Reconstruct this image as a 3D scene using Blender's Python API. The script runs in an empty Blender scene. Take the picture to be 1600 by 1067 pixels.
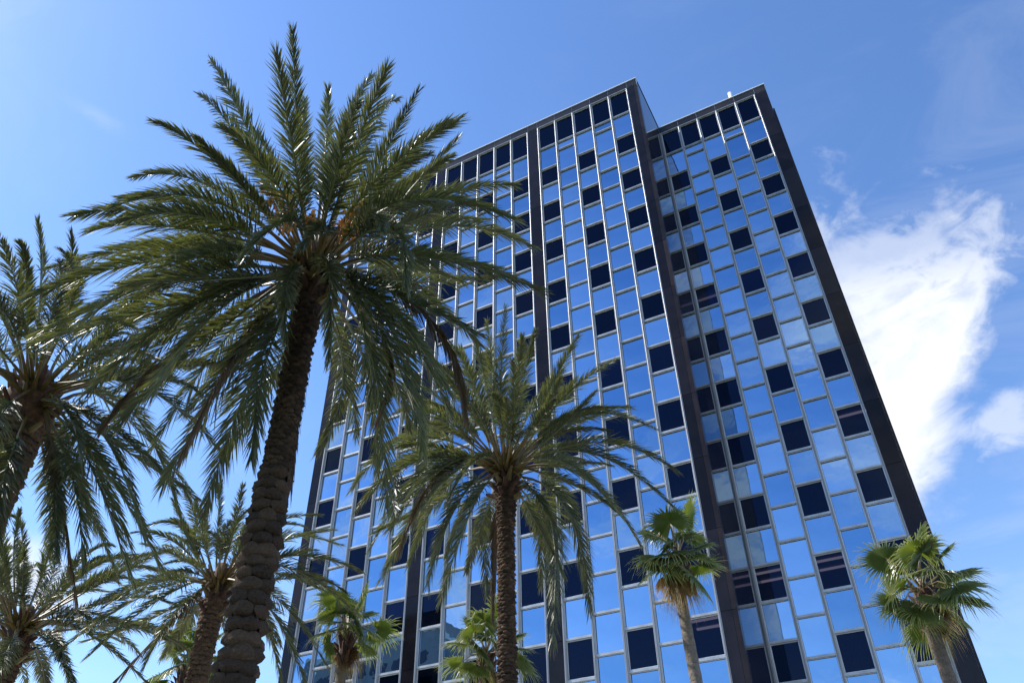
import bpy, bmesh, math, random
import numpy as np
from mathutils import Vector, Matrix

random.seed(11); np.random.seed(11)
scene = bpy.context.scene
COL = scene.collection

# ------------------------------------------------------------------ camera
cam_d = bpy.data.cameras.new('camera'); cam = bpy.data.objects.new('camera', cam_d); COL.objects.link(cam)
CR = Vector((0.88258586, 0.47000956, -0.01154173)).normalized()
CF = Vector((-0.3588786, 0.68935654, 0.62928031)).normalized()
CU = CR.cross(CF).normalized(); CR = CF.cross(CU).normalized()
CP = Vector((14.6327, -32.5772, 1.6))
cam.matrix_world = Matrix(((CR.x, CU.x, -CF.x, CP.x), (CR.y, CU.y, -CF.y, CP.y), (CR.z, CU.z, -CF.z, CP.z), (0, 0, 0, 1)))
cam_d.sensor_width = 36; cam_d.lens = 27.863
cam_d.clip_start = .1; cam_d.clip_end = 5000
scene.camera = cam

# ------------------------------------------------------------------ sun, sky, exposure
SUN_EL = math.radians(47.2)
SUN = Vector((-.657, -.172, .7337)).normalized()
sd = bpy.data.lights.new('sun', 'SUN'); sun = bpy.data.objects.new('sun', sd); COL.objects.link(sun)
sd.energy = 4.2; sd.angle = math.radians(.53); sd.color = (1, .955, .88)
sun.rotation_euler = SUN.to_track_quat('Z', 'Y').to_euler(); sun.location = (-60, -8, 80)

world = bpy.data.worlds.new('World'); scene.world = world; world.use_nodes = True
nt = world.node_tree; N = nt.nodes; L = nt.links; N.clear()
def nd(tree, t, **kw):
    n = tree.nodes.new(t)
    for k, v in kw.items():
        if k.startswith('i_'): n.inputs[int(k[2:])].default_value = v
        else: setattr(n, k, v)
    return n
def mth(tree, op, a, b=None, c=None, clamp=False):
    n = tree.nodes.new('ShaderNodeMath'); n.operation = op; n.use_clamp = clamp
    for i, v in enumerate((a, b, c)):
        if v is None: continue
        if isinstance(v, (int, float)): n.inputs[i].default_value = v
        else: tree.links.new(v, n.inputs[i])
    return n.outputs[0]
def smooth(tree, v, lo, hi):
    n = tree.nodes.new('ShaderNodeMapRange'); n.interpolation_type = 'SMOOTHSTEP'
    tree.links.new(v, n.inputs[0]); n.inputs[1].default_value = lo; n.inputs[2].default_value = hi
    return n.outputs[0]
sky = nd(nt, 'ShaderNodeTexSky', sky_type='NISHITA', sun_disc=False)
sky.sun_elevation = SUN_EL; sky.sun_rotation = math.atan2(SUN.x, SUN.y)
sky.altitude = 0; sky.air_density = 1.0; sky.dust_density = .22; sky.ozone_density = 2.6
geo = nd(nt, 'ShaderNodeTexCoord')
def dot(v):
    n = nt.nodes.new('ShaderNodeVectorMath'); n.operation = 'DOT_PRODUCT'; L.new(geo.outputs['Generated'], n.inputs[0]); n.inputs[1].default_value = v
    return n.outputs['Value']
# the big cloud beyond the building: tangent coordinates round its own direction in the sky
D0 = Vector((0.0683, 0.8372, 0.5426)).normalized(); E1 = D0.cross(Vector((0, 0, 1))).normalized(); E2 = E1.cross(D0).normalized()
w0 = mth(nt, 'MAXIMUM', dot(D0), .05)
ca = mth(nt, 'DIVIDE', dot(E1), w0); cb = mth(nt, 'DIVIDE', dot(E2), w0)
# warp
mp = nd(nt, 'ShaderNodeMapping'); mp.inputs['Scale'].default_value = (1, 1, 1.6); L.new(geo.outputs['Generated'], mp.inputs[0])
def noise(vec, scale, detail, rough=.55, dist=0., off=None):
    n = nt.nodes.new('ShaderNodeTexNoise'); n.inputs['Scale'].default_value = scale; n.inputs['Detail'].default_value = detail
    n.inputs['Roughness'].default_value = rough; n.inputs['Distortion'].default_value = dist; L.new(vec, n.inputs['Vector'])
    return n
nA = noise(mp.outputs[0], 5.5, 7, .58, .5).outputs['Fac']
nB = noise(mp.outputs[0], 17, 6, .6, .8).outputs['Fac']
mixn = mth(nt, 'ADD', mth(nt, 'MULTIPLY', mth(nt, 'SUBTRACT', nA, .5), .34), mth(nt, 'MULTIPLY', mth(nt, 'SUBTRACT', nB, .5), .16))
# cloud outline: right edge slanting, soft feathered top
rt = mth(nt, 'SUBTRACT', mth(nt, 'ADD', .082, mth(nt, 'MULTIPLY', cb, .73)), ca)          # inside when > 0
tp = mth(nt, 'SUBTRACT', mth(nt, 'SUBTRACT', .185, mth(nt, 'MULTIPLY', ca, .5)), cb)
bt = mth(nt, 'ADD', cb, .21)
lf = mth(nt, 'ADD', mth(nt, 'ADD', ca, .26), mth(nt, 'MULTIPLY', cb, .3))
ins = mth(nt, 'MINIMUM', mth(nt, 'MINIMUM', rt, mth(nt, 'MULTIPLY', tp, .55)), mth(nt, 'MINIMUM', bt, lf))
amp = mth(nt, 'ADD', .45, mth(nt, 'MULTIPLY', smooth(nt, cb, -.06, .12), .55))
c1 = smooth(nt, mth(nt, 'ADD', ins, mth(nt, 'MULTIPLY', mixn, amp)), -.025, .055)
thin = mth(nt, 'SUBTRACT', 1, mth(nt, 'MULTIPLY', smooth(nt, mth(nt, 'ADD', cb, mth(nt, 'MULTIPLY', mixn, 1.2)), .02, .17), .55))
c1 = mth(nt, 'MULTIPLY', c1, thin)
def blob(D, rx, ry, cut, alpha, nz=1.):
    D = Vector(D).normalized(); a = D.cross(Vector((0, 0, 1))).normalized(); b_ = a.cross(D)
    w_ = mth(nt, 'MAXIMUM', dot(D), .05); x_ = mth(nt, 'DIVIDE', mth(nt, 'DIVIDE', dot(a), w_), rx); y_ = mth(nt, 'DIVIDE', mth(nt, 'DIVIDE', dot(b_), w_), ry)
    q = mth(nt, 'SUBTRACT', 1, mth(nt, 'SQRT', mth(nt, 'ADD', mth(nt, 'MULTIPLY', x_, x_), mth(nt, 'MULTIPLY', y_, y_))))
    return mth(nt, 'MULTIPLY', smooth(nt, mth(nt, 'ADD', mth(nt, 'MULTIPLY', q, .3), mth(nt, 'MULTIPLY', mixn, nz)), cut, cut + .22), alpha)
c2 = blob(D0 + E1 * .060 - E2 * .092, .13, .05, .12, .5, 3.)
c2 = mth(nt, 'MAXIMUM', c2, blob(D0 + E1 * .11 + E2 * .09, .14, .09, .10, .55, 2.6))
c2 = mth(nt, 'MAXIMUM', c2, blob((-.815, .45, .33), .12, .055, .02, .8))
c2 = mth(nt, 'MAXIMUM', c2, blob((-.6313, .245, .7358), .10, .035, .10, .16, 1.8))
# thin cirrus all over the sky
mp2 = nd(nt, 'ShaderNodeMapping'); mp2.inputs['Scale'].default_value = (1.0, 2.2, 3.2); mp2.inputs['Rotation'].default_value = (.3, .5, .4); mp2.inputs['Location'].default_value = (3.1, 1.7, .6); L.new(geo.outputs['Generated'], mp2.inputs[0])
nC = noise(mp2.outputs[0], 2.6, 8, .62, .9).outputs['Fac']
nM = noise(geo.outputs['Generated'], 1.6, 2, .5).outputs['Fac']
sep = nd(nt, 'ShaderNodeSeparateXYZ'); L.new(geo.outputs['Generated'], sep.inputs[0])
low = smooth(nt, sep.outputs[2], .80, .10)
c3 = mth(nt, 'MULTIPLY', mth(nt, 'MULTIPLY', smooth(nt, nC, .45, .66), smooth(nt, nM, .38, .56)), mth(nt, 'ADD', mth(nt, 'MULTIPLY', low, .40), .62))
c3 = mth(nt, 'MULTIPLY', c3, mth(nt, 'SUBTRACT', 1, mth(nt, 'MULTIPLY', smooth(nt, dot(D0), .05, .5), .88)))
cl = mth(nt, 'MAXIMUM', mth(nt, 'MAXIMUM', c1, c2), c3, clamp=True)
hs = nd(nt, 'ShaderNodeHueSaturation'); hs.inputs['Saturation'].default_value = 1.08; hs.inputs['Value'].default_value = 1.0; L.new(sky.outputs[0], hs.inputs['Color'])
tint = nd(nt, 'ShaderNodeMix', data_type='RGBA', blend_type='MULTIPLY'); tint.inputs[0].default_value = 1
L.new(hs.outputs[0], tint.inputs[6]); tint.inputs[7].default_value = (.92, 1.01, 1.16, 1)
hz = nd(nt, 'ShaderNodeMix', data_type='RGBA'); L.new(mth(nt, 'MULTIPLY', smooth(nt, sep.outputs[2], .58, .02), .24), hz.inputs[0]); L.new(tint.outputs[2], hz.inputs[6]); hz.inputs[7].default_value = (2.9, 3.9, 5.0, 1)
mx = nd(nt, 'ShaderNodeMix', data_type='RGBA'); L.new(cl, mx.inputs[0]); L.new(hz.outputs[2], mx.inputs[6]); mx.inputs[7].default_value = (4.7, 4.85, 5.1, 1)
bg = nd(nt, 'ShaderNodeBackground'); L.new(mx.outputs[2], bg.inputs[0]); bg.inputs[1].default_value = .15
wo = nd(nt, 'ShaderNodeOutputWorld'); L.new(bg.outputs[0], wo.inputs[0])

vs = scene.view_settings
vs.view_transform = 'Standard'; vs.look = 'None'; vs.gamma = 1; vs.use_curve_mapping = False; vs.exposure = 0.62

# ------------------------------------------------------------------ materials
def mat(name):
    m = bpy.data.materials.new(name); m.use_nodes = True; t = m.node_tree
    b = t.nodes['Principled BSDF']; return m, t, b
def tnoise(t, scale, detail=4, coord='Object', vscale=None):
    tc = t.nodes.new('ShaderNodeTexCoord'); n = t.nodes.new('ShaderNodeTexNoise'); n.inputs['Scale'].default_value = scale; n.inputs['Detail'].default_value = detail
    v = tc.outputs[coord]
    if vscale:
        mpp = t.nodes.new('ShaderNodeMapping'); mpp.inputs['Scale'].default_value = vscale; t.links.new(v, mpp.inputs[0]); v = mpp.outputs[0]
    t.links.new(v, n.inputs['Vector']); return n
def ramp(t, fac, stops):
    r = t.nodes.new('ShaderNodeValToRGB'); e = r.color_ramp.elements
    while len(e) < len(stops): e.new(.5)
    for i, (p, c) in enumerate(stops): e[i].position = p; e[i].color = (*c, 1)
    t.links.new(fac, r.inputs[0]); return r.outputs[0]
def bump(t, b, h, strength, dist):
    bn = t.nodes.new('ShaderNodeBump'); bn.inputs['Strength'].default_value = strength; bn.inputs['Distance'].default_value = dist
    t.links.new(h, bn.inputs['Height']); t.links.new(bn.outputs[0], b.inputs['Normal'])

def granite(name, c1, c2, rough, spec=.5, ior=1.5):
    m, t, b = mat(name)
    n1 = tnoise(t, 60, 3); n2 = tnoise(t, 1.1, 3)
    ad = mth(t, 'ADD', mth(t, 'MULTIPLY', n1.outputs[0], .6), mth(t, 'MULTIPLY', n2.outputs[0], .4))
    oi = t.nodes.new('ShaderNodeObjectInfo')
    ad = mth(t, 'ADD', ad, mth(t, 'MULTIPLY', mth(t, 'SUBTRACT', oi.outputs['Random'], .5), .26))
    t.links.new(ramp(t, ad, [(.40, c1), (.72, c2)]), b.inputs['Base Color'])
    b.inputs['Roughness'].default_value = rough; b.inputs['IOR'].default_value = ior
    return m
M_gran = granite('polished_dark_granite', (.006, .005, .007), (.026, .021, .026), .06, ior=1.28)
M_side = granite('mirror_polished_granite', (.012, .010, .014), (.034, .030, .034), .02, ior=1.75)
M_band = granite('honed_granite', (.016, .013, .013), (.055, .044, .043), .3, ior=1.35)
M_edge = granite('brown_granite_edge', (.012, .008, .008), (.050, .033, .030), .25, ior=1.3)

M_alu, t, b = mat('anodised_aluminium')
n = tnoise(t, 3.0, 4, vscale=(1, 1, .25)); n2 = tnoise(t, 40, 2)
t.links.new(ramp(t, n.outputs[0], [(.3, (.36, .36, .36)), (.7, (.52, .52, .51))]), b.inputs['Base Color'])
b.inputs['Metallic'].default_value = .45
t.links.new(mth(t, 'ADD', .33, mth(t, 'MULTIPLY', n2.outputs[0], .15)), b.inputs['Roughness'])
M_nose, t, b = mat('polished_mullion_nose'); b.inputs['Base Color'].default_value = (.30, .295, .29, 1); b.inputs['Metallic'].default_value = .8; b.inputs['Roughness'].default_value = .42
M_bead, t, b = mat('bright_bead'); b.inputs['Base Color'].default_value = (.80, .80, .80, 1); b.inputs['Metallic'].default_value = .3; b.inputs['Roughness'].default_value = .4
M_gasket, t, b = mat('black_gasket'); b.inputs['Base Color'].default_value = (.02, .02, .022, 1); b.inputs['Roughness'].default_value = .7
M_cope, t, b = mat('coping_metal'); b.inputs['Base Color'].default_value = (.90, .90, .89, 1); b.inputs['Metallic'].default_value = .1; b.inputs['Roughness'].default_value = .4

# blue mirror glass
M_blue, t, b = mat('blue_mirror_glass')
n = tnoise(t, .9, 2); oi = t.nodes.new('ShaderNodeObjectInfo')
fac = mth(t, 'ADD', mth(t, 'MULTIPLY', n.outputs[0], .35), mth(t, 'MULTIPLY', oi.outputs['Random'], .65))
t.links.new(ramp(t, fac, [(.2, (.18, .33, .51)), (.8, (.34, .49, .66))]), b.inputs['Base Color'])
b.inputs['Metallic'].default_value = 1; b.inputs['Roughness'].default_value = .015
n3 = tnoise(t, 1.1, 2, coord='Object'); bump(t, b, n3.outputs[0], .09, .05)
# dark vision glass: tinted, mostly see-through into dark rooms, weak reflection
M_dark, t, b = mat('dark_vision_glass')
out = t.nodes['Material Output']
tr = t.nodes.new('ShaderNodeBsdfTransparent'); tr.inputs[0].default_value = (.30, .33, .40, 1)
gl = t.nodes.new('ShaderNodeBsdfGlossy'); gl.inputs['Roughness'].default_value = .01; gl.inputs[0].default_value = (.17, .25, .45, 1)
fr = t.nodes.new('ShaderNodeFresnel'); fr.inputs['IOR'].default_value = 1.5
mm = t.nodes.new('ShaderNodeMixShader'); t.links.new(mth(t, 'ADD', fr.outputs[0], .02), mm.inputs[0]); t.links.new(tr.outputs[0], mm.inputs[1]); t.links.new(gl.outputs[0], mm.inputs[2]); t.links.new(mm.outputs[0], out.inputs[0])

def flat(name, c, rough=.8, nscale=6, amt=.25):
    m, t, b = mat(name); n = tnoise(t, nscale, 4)
    lo = tuple(x * (1 - amt) for x in c); hi = tuple(min(1, x * (1 + amt)) for x in c)
    t.links.new(ramp(t, n.outputs[0], [(.3, lo), (.7, hi)]), b.inputs['Base Color']); b.inputs['Roughness'].default_value = rough
    return m
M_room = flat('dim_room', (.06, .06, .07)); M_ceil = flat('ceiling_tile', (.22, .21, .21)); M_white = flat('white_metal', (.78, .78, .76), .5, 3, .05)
M_room2 = flat('grey_blind', (.16, .17, .19), .6, 3, .1); M_curt = flat('navy_curtain', (.20, .24, .42), .8, 8, .2); M_blind = flat('pale_blind', (.55, .55, .55), .6, 3, .08)
M_lite, t, b = mat('fluorescent_tube'); b.inputs['Emission Color'].default_value = (1, .72, .66, 1); b.inputs['Emission Strength'].default_value = .7; b.inputs['Base Color'].default_value = (.8, .7, .7, 1)
M_roof = flat('roof_gravel', (.25, .24, .23))
M_conc = flat('pale_concrete', (.30, .30, .30), .8, 1.0, .12)
M_pave = flat('plaza_paving', (.32, .31, .29), .8, .7, .15); M_grass = flat('lawn', (.05, .09, .025), .9, 2, .4); M_asph = flat('asphalt', (.05, .05, .052), .9, 3, .2)
M_paint = flat('road_paint', (.75, .75, .72), .7, 3, .05)

def leafmat(name, lo, hi, tipc, rough=.34, trans=.3, spec=.5):
    m, t, b = mat(name)
    oi = t.nodes.new('ShaderNodeObjectInfo'); n = tnoise(t, 1.7, 3); n2 = tnoise(t, 22, 2)
    at = t.nodes.new('ShaderNodeAttribute'); at.attribute_name = 'tipness'
    f = mth(t, 'ADD', mth(t, 'MULTIPLY', oi.outputs['Random'], .45), mth(t, 'ADD', mth(t, 'MULTIPLY', n.outputs[0], .35), mth(t, 'MULTIPLY', n2.outputs[0], .25)))
    c = ramp(t, f, [(.2, lo), (.85, hi)])
    mix = t.nodes.new('ShaderNodeMix'); mix.data_type = 'RGBA'; t.links.new(at.outputs['Fac'], mix.inputs[0]); t.links.new(c, mix.inputs[6]); mix.inputs[7].default_value = (*tipc, 1)
    c = mix.outputs[2]
    t.links.new(c, b.inputs['Base Color']); b.inputs['Roughness'].default_value = rough; b.inputs['Specular IOR Level'].default_value = spec
    if trans:
        out = t.nodes['Material Output']; tl = t.nodes.new('ShaderNodeBsdfTranslucent')
        g = t.nodes.new('ShaderNodeMix'); g.data_type = 'RGBA'; g.blend_type = 'MULTIPLY'; g.inputs[0].default_value = 1; t.links.new(c, g.inputs[6]); g.inputs[7].default_value = (1.7, 1.8, .6, 1)
        t.links.new(g.outputs[2], tl.inputs[0]); ms = t.nodes.new('ShaderNodeMixShader'); ms.inputs[0].default_value = trans
        t.links.new(b.outputs[0], ms.inputs[1]); t.links.new(tl.outputs[0], ms.inputs[2]); t.links.new(ms.outputs[0], out.inputs[0])
    return m
M_leaf = leafmat('date_palm_leaflets', (.040, .051, .023), (.140, .150, .076), (.36, .30, .10), .40, .22, .55)
M_fan = leafmat('fan_palm_leaf', (.055, .092, .022), (.18, .22, .07), (.46, .42, .20), .33, .34, .7)
M_fandry = leafmat('dry_fan_leaf', (.20, .12, .05), (.40, .26, .11), (.40, .30, .16), .6, .3, .3)
M_dead = leafmat('dead_brown_leaflets', (.10, .062, .036), (.22, .15, .095), (.26, .19, .13), .7, .12, .3)
M_rach = flat('green_rachis', (.17, .17, .055), .4, 3, .25)
M_pet = flat('ochre_petiole', (.17, .115, .032), .45, 4, .3)
M_stub = flat('old_leaf_stub', (.085, .034, .016), .8, 9, .5)
def barkmat(name, lo, hi, sc):
    m, t, b = mat(name); n = tnoise(t, sc, 6, vscale=(1, 1, 1.8)); n2 = tnoise(t, sc * 7, 3, vscale=(1, 1, .4)); oi = t.nodes.new('ShaderNodeObjectInfo')
    f = mth(t, 'ADD', mth(t, 'MULTIPLY', n.outputs[0], .45), mth(t, 'ADD', mth(t, 'MULTIPLY', n2.outputs[0], .35), mth(t, 'MULTIPLY', oi.outputs['Random'], .2)))
    t.links.new(ramp(t, f, [(.3, lo), (.55, tuple((a + c) / 2 for a, c in zip(lo, hi))), (.75, hi)]), b.inputs['Base Color']); b.inputs['Roughness'].default_value = .9
    n4 = tnoise(t, sc * 16, 3, vscale=(1, 1, .18)); bump(t, b, mth(t, 'ADD', n.outputs[0], mth(t, 'ADD', n2.outputs[0], n4.outputs[0])), 1., .035); return m
M_bark = barkmat('date_palm_bark', (.018, .010, .006), (.12, .075, .045), 6)  # crevice shade put into the colour: darker than the leaf bases on it
M_boss = barkmat('leaf_base_bark', (.028, .014, .008), (.33, .195, .110), 5)
M_wbark = barkmat('fan_palm_bark', (.14, .11, .085), (.38, .32, .26), 7)
M_fruit = flat('orange_dates', (.62, .27, .04), .5, 9, .4)
M_fib = flat('brown_fibre', (.13, .06, .028), .9, 14, .5)

# ------------------------------------------------------------------ mesh helpers
class MB:
    def __init__(s): s.v = []; s.f = []; s.m = []; s.tip = []
    def add(s, vs, fs, mi=0, tip=None):
        o = len(s.v); s.v += [tuple(v) for v in vs]; s.f += [tuple(i + o for i in f) for f in fs]; s.m += [mi] * len(fs)
        s.tip += list(tip) if tip is not None else [0.] * len(vs)
    def box(s, x0, x1, y0, y1, z0, z1, mi=0):
        s.add([(x0, y0, z0), (x1, y0, z0), (x1, y1, z0), (x0, y1, z0), (x0, y0, z1), (x1, y0, z1), (x1, y1, z1), (x0, y1, z1)],
              [(0, 3, 2, 1), (4, 5, 6, 7), (0, 1, 5, 4), (1, 2, 6, 5), (2, 3, 7, 6), (3, 0, 4, 7)], mi)
    def ring(s, w, h, t, y0, y1, mi=0):       # rectangular frame ring centred on the origin in xz
        a, c = w / 2, h / 2; p, q = a - t, c - t
        s.box(-a, a, y0, y1, c - t, c, mi); s.box(-a, a, y0, y1, -c, -c + t, mi)
        s.box(-a, -p, y0, y1, -q, q, mi); s.box(p, a, y0, y1, -q, q, mi)
    def tube(s, pts, rad, n=6, mi=0, cap=True):
        pts = [Vector(p) for p in pts]; rings = []
        up = Vector((0, 0, 1)); vs = []
        for i, p in enumerate(pts):
            d = (pts[min(i + 1, len(pts) - 1)] - pts[max(i - 1, 0)]).normalized()
            a = d.cross(up)
            if a.length < .05: a = d.cross(Vector((1, 0, 0)))
            a.normalize(); c = a.cross(d); r = rad[i] if hasattr(rad, '__len__') else rad
            for k in range(n):
                th = 2 * math.pi * k / n; vs.append(p + a * math.cos(th) * r + c * math.sin(th) * r)
        fs = []
        for i in range(len(pts) - 1):
            for k in range(n):
                k2 = (k + 1) % n; fs.append((i * n + k, i * n + k2, (i + 1) * n + k2, (i + 1) * n + k))
        if cap: fs.append(tuple(range(n))[::-1]); fs.append(tuple((len(pts) - 1) * n + k for k in range(n)))
        s.add(vs, fs, mi)
    def mesh(s, name, mats, smooth=False, tips=False):
        me = bpy.data.meshes.new(name); me.from_pydata(s.v, [], s.f)
        for m in mats: me.materials.append(m)
        if len(mats) > 1: me.polygons.foreach_set('material_index', s.m)
        if smooth: me.polygons.foreach_set('use_smooth', [True] * len(s.f))
        if tips:
            a = me.attributes.new('tipness', 'FLOAT', 'POINT'); a.data.foreach_set('value', s.tip)
        me.update(); return me
def obj(name, me, parent=None, loc=(0, 0, 0), **props):
    o = bpy.data.objects.new(name, me); COL.objects.link(o); o.location = loc
    if parent: o.parent = parent
    for k, v in props.items(): o[k] = v
    return o
def thing(name, loc, label, cat, group=None):
    o = obj(name, None, None, loc, label=label, category=cat); o.empty_display_size = .3
    if group: o['group'] = group
    return o
def pixel(p):
    d = Vector(p) - CP; w = d.dot(CF)
    return (512 + 792.5 * d.dot(CR) / w, 341 - 792.5 * d.dot(CU) / w, w) if w > .1 else (-9999, -9999, 1)
def inview(p, m=25):
    x, y, w = pixel(p); return -m < x < 1024 + m and -m < y < 682 + m

# ------------------------------------------------------------------ ground
g = MB(); g.add([(-3000, -3000, 0), (3000, -3000, 0), (3000, 3000, 0), (-3000, 3000, 0)], [(0, 1, 2, 3)])
obj('ground', g.mesh('ground', [M_grass]), kind='structure')
g = MB(); g.box(-40, 40, -29, 26, -.2, .12); obj('pavement', g.mesh('pavement', [M_pave]), kind='structure')
g = MB(); g.add([(-400, -48, .004), (400, -48, .004), (400, -36, .004), (-400, -36, .004)], [(0, 1, 2, 3)]); obj('road', g.mesh('road', [M_asph]), kind='structure')
g = MB()
for i in range(-30, 31): g.add([(i * 9, -42.07, .008), (i * 9 + 3, -42.07, .008), (i * 9 + 3, -41.93, .008), (i * 9, -41.93, .008)], [(0, 1, 2, 3)])
obj('lane_marking', g.mesh('lane_marking', [M_paint]), kind='structure')

# ------------------------------------------------------------------ the office tower
U = 1.411; ZT = 50.663
PITCH = U; HF = .0254 * U; BAYW = 5 * U + 2 * HF; FIN = .5316 * U; CORN = .51 * U; BAND = .5448 * U
tower = thing('office_tower', (0, 0, 0), 'tall office tower of staggered blue mirror glass and dark granite piers', 'building')
def rails_odd(a, n):
    z = [0, a, a + 1.6549]
    while len(z) <= n: z.append(z[-1] + (1.2548 if len(z) % 2 == 1 else 1.2965))
    return [v * U for v in z]
NR = 26
MW, YG = .135, .15
panes = []; rings = []
sash_cache = {}
def window_meshes(w, h):
    k = (round(w, 2), round(h, 2))
    if k not in sash_cache:
        s = MB(); s.ring(w, h, .024, YG - .05, YG + .03, 0); s.ring(w - .05, h - .05, .016, YG - .03, YG + .03, 1)
        p = MB(); a, c = (w - .082) / 2, (h - .082) / 2; p.box(-a, a, YG, YG + .012, -c, c)
        b = MB(); b.ring(w, h, .022, YG - .045, YG + .03, 0); b.ring(w - .044, h - .044, .010, YG - .02, YG + .03, 1); a, c = w / 2 - .032, h / 2 - .032; b.box(-a, a, YG, YG + .02, -c, c, 2)
        sash_cache[k] = (s.mesh('window', [M_alu, M_bead]), p.mesh('pane', [M_dark]), b.mesh('glass_panel', [M_bead, M_gasket, M_blue]))
    return sash_cache[k]
tr_cache = {}
def transom_mesh(w):
    k = round(w, 2)
    if k not in tr_cache:
        s = MB(); s.box(-w / 2, w / 2, .045, YG + .03, -.045, .055, 0); s.box(-w / 2, w / 2, .030, YG, -.055, -.045, 0)
        tr_cache[k] = s.mesh('transom', [M_alu])
    return tr_cache[k]
windows, gpanels, transoms = [], [], []
def bay(x0, y0, zt, a, tag):
    zo = rails_odd(a, NR)
    ze = [0, a * U, (a + .6) * U] + [(zo[n] + zo[n + 1]) / 2 for n in range(2, NR)]
    # mullions
    zlow = zo[NR]
    for k in range(6):
        if k == 0: xa, xb = x0 + .003, x0 + .11
        elif k == 5: xa, xb = x0 + BAYW - .11, x0 + BAYW - .003
        else: c = x0 + HF + k * U; xa, xb = c - MW / 2, c + MW / 2
        s = MB(); s.box(xa, xb, .022, YG + .05, -zlow, 0)
        mid = (xa + xb) / 2; na = [math.pi * q / 8 for q in range(9)]; hw = .032
        vs = [(mid - hw * math.cos(q), .022 - .034 * math.sin(q), z_) for q in na for z_ in (-zlow, -.001)]; s.add(vs, [(2 * q, 2 * q + 2, 2 * q + 3, 2 * q + 1) for q in range(8)], 1)
        s.box(xa, xa + .018, .005, .022, -zlow, -.001); s.box(xb - .018, xb, .005, .022, -zlow, -.001)
        me = s.mesh('mullion', [M_alu, M_nose]); me.polygons.foreach_set('use_smooth', [m_ == 1 for m_ in s.m]); obj('mullion', me, tower, (0, y0, zt))
    s = MB(); s.box(x0, x0 + BAYW, .01, YG + .05, .002, .07); obj('head_frame', s.mesh('head_frame', [M_alu]), tower, (0, y0, zt))
    w = U - MW
    for c in range(5):
        cx = x0 + HF + (c + .5) * U
        zz = zo if c % 2 == 0 else ze
        for n in range(NR):
            za, zb = zz[n], zz[n + 1]; top = za + (.055 if n else .0); h = (zb - .055) - top; zc = zt - (top + h / 2)
            dark = (n == 0) or (c % 2 == 0 and n % 2 == 0)
            (windows if dark else gpanels).append(((cx, y0, zc), w, h, tag, c, n))
            transoms.append(((cx, y0, zt - zb), w))
    return zo
WX = 5.563 * U; WY = 3.332 * U; WZ = ZT - .1254 * U
B3 = 0.; B2 = -FIN - BAYW; B1 = -2 * FIN - 2 * BAYW
for x, tg in ((B3, 3), (B2, 2), (B1, 1)): zoA = bay(x, 0, ZT, 1.7874, tg)
zoW = bay(WX, WY, WZ, 1.7286, 4)

def size(p): return pixel(p)[2] if inview(p) else pixel(p)[2] + 1e4
random.seed(5)
def tilt(o): o.rotation_euler = (random.gauss(0, .004), 0, random.gauss(0, .004))
blinds = {(4, 4, 0): .5, (4, 3, 0): .5, (4, 2, 0): .25, (4, 4, 20): .4}
curtains = {(4, 2, 16), (4, 4, 16), (4, 4, 20), (2, 4, 8), (4, 0, 4), (3, 2, 20), (4, 0, 14), (3, 0, 6), (2, 4, 14), (3, 4, 16), (2, 2, 16), (4, 2, 20), (4, 0, 0)}
def curtain_mesh(w, h):
    s = MB(); n = 34; vs = []
    for i in range(n + 1):
        x = -w / 2 + w * i / n; y = .03 * math.sin(i * 1.9) + .012 * math.sin(i * .7)
        vs += [(x, y, -h / 2), (x, y, h / 2)]
    s.add(vs, [(2 * i, 2 * i + 2, 2 * i + 3, 2 * i + 1) for i in range(n)]); return s.mesh('curtain', [M_curt])
for i, ((x, y, z), w, h, tg, c, n) in enumerate(sorted(windows, key=lambda q: size(q[0]))):
    sm, pm, _ = window_meshes(w, h)
    if i >= 290: continue
    o = obj('window', sm, tower, (x, y, z)); p = obj('pane', pm, o); tilt(p)
    key = (tg, c, n)
    rv = random.random()
    if key in curtains or (rv < .22 and n > 0): obj('curtain', curtain_mesh(w - .1, h - .05), o, (0, YG + .22, 0))
    if rv > .80 and key not in blinds and n > 0: blinds[key] = random.choice([.2, .35, .6])
    if key in blinds:
        s = MB(); hh = h * blinds[key]; nsl = 9
        for k in range(nsl): s.box(-w / 2 + .06, w / 2 - .06, YG + .06, YG + .085, h / 2 - .06 - hh * (k + 1) / nsl + .006, h / 2 - .06 - hh * k / nsl)
        obj('blind', s.mesh('blind', [M_blind if n == 0 else M_room2]), o)
    if key == (4, 4, 4):
        s = MB()
        for k in range(5): s.box(-w / 2 + .1, w / 2 - .5, YG + .06, YG + .08, -.12 - k * .13, -.06 - k * .13)
        obj('blind', s.mesh('blind', [M_white]), o, label='pale slatted blind in the lower half of the window')
    if key == (3, 4, 12):
        s = MB(); nn = 16; prof = [(.0, .10), (.07, .10), (.13, .06), (.15, 0), (.15, -.05), (.13, -.05), (.13, 0), (.0, .07)]
        vs = []; fs = []
        for r_, z_ in prof:
            for k in range(nn): th = 2 * math.pi * k / nn; vs.append((r_ * math.cos(th), r_ * math.sin(th), z_))
        for q in range(len(prof) - 1):
            for k in range(nn): fs.append((q * nn + k, q * nn + (k + 1) % nn, (q + 1) * nn + (k + 1) % nn, (q + 1) * nn + k))
        s.add(vs, fs); s.tube([(0, 0, .1), (0, 0, .9)], .008, 5)
        obj('hanging_lamp', s.mesh('hanging_lamp', [M_cope], True), o, (.02, YG + .45, -.42))
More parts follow.
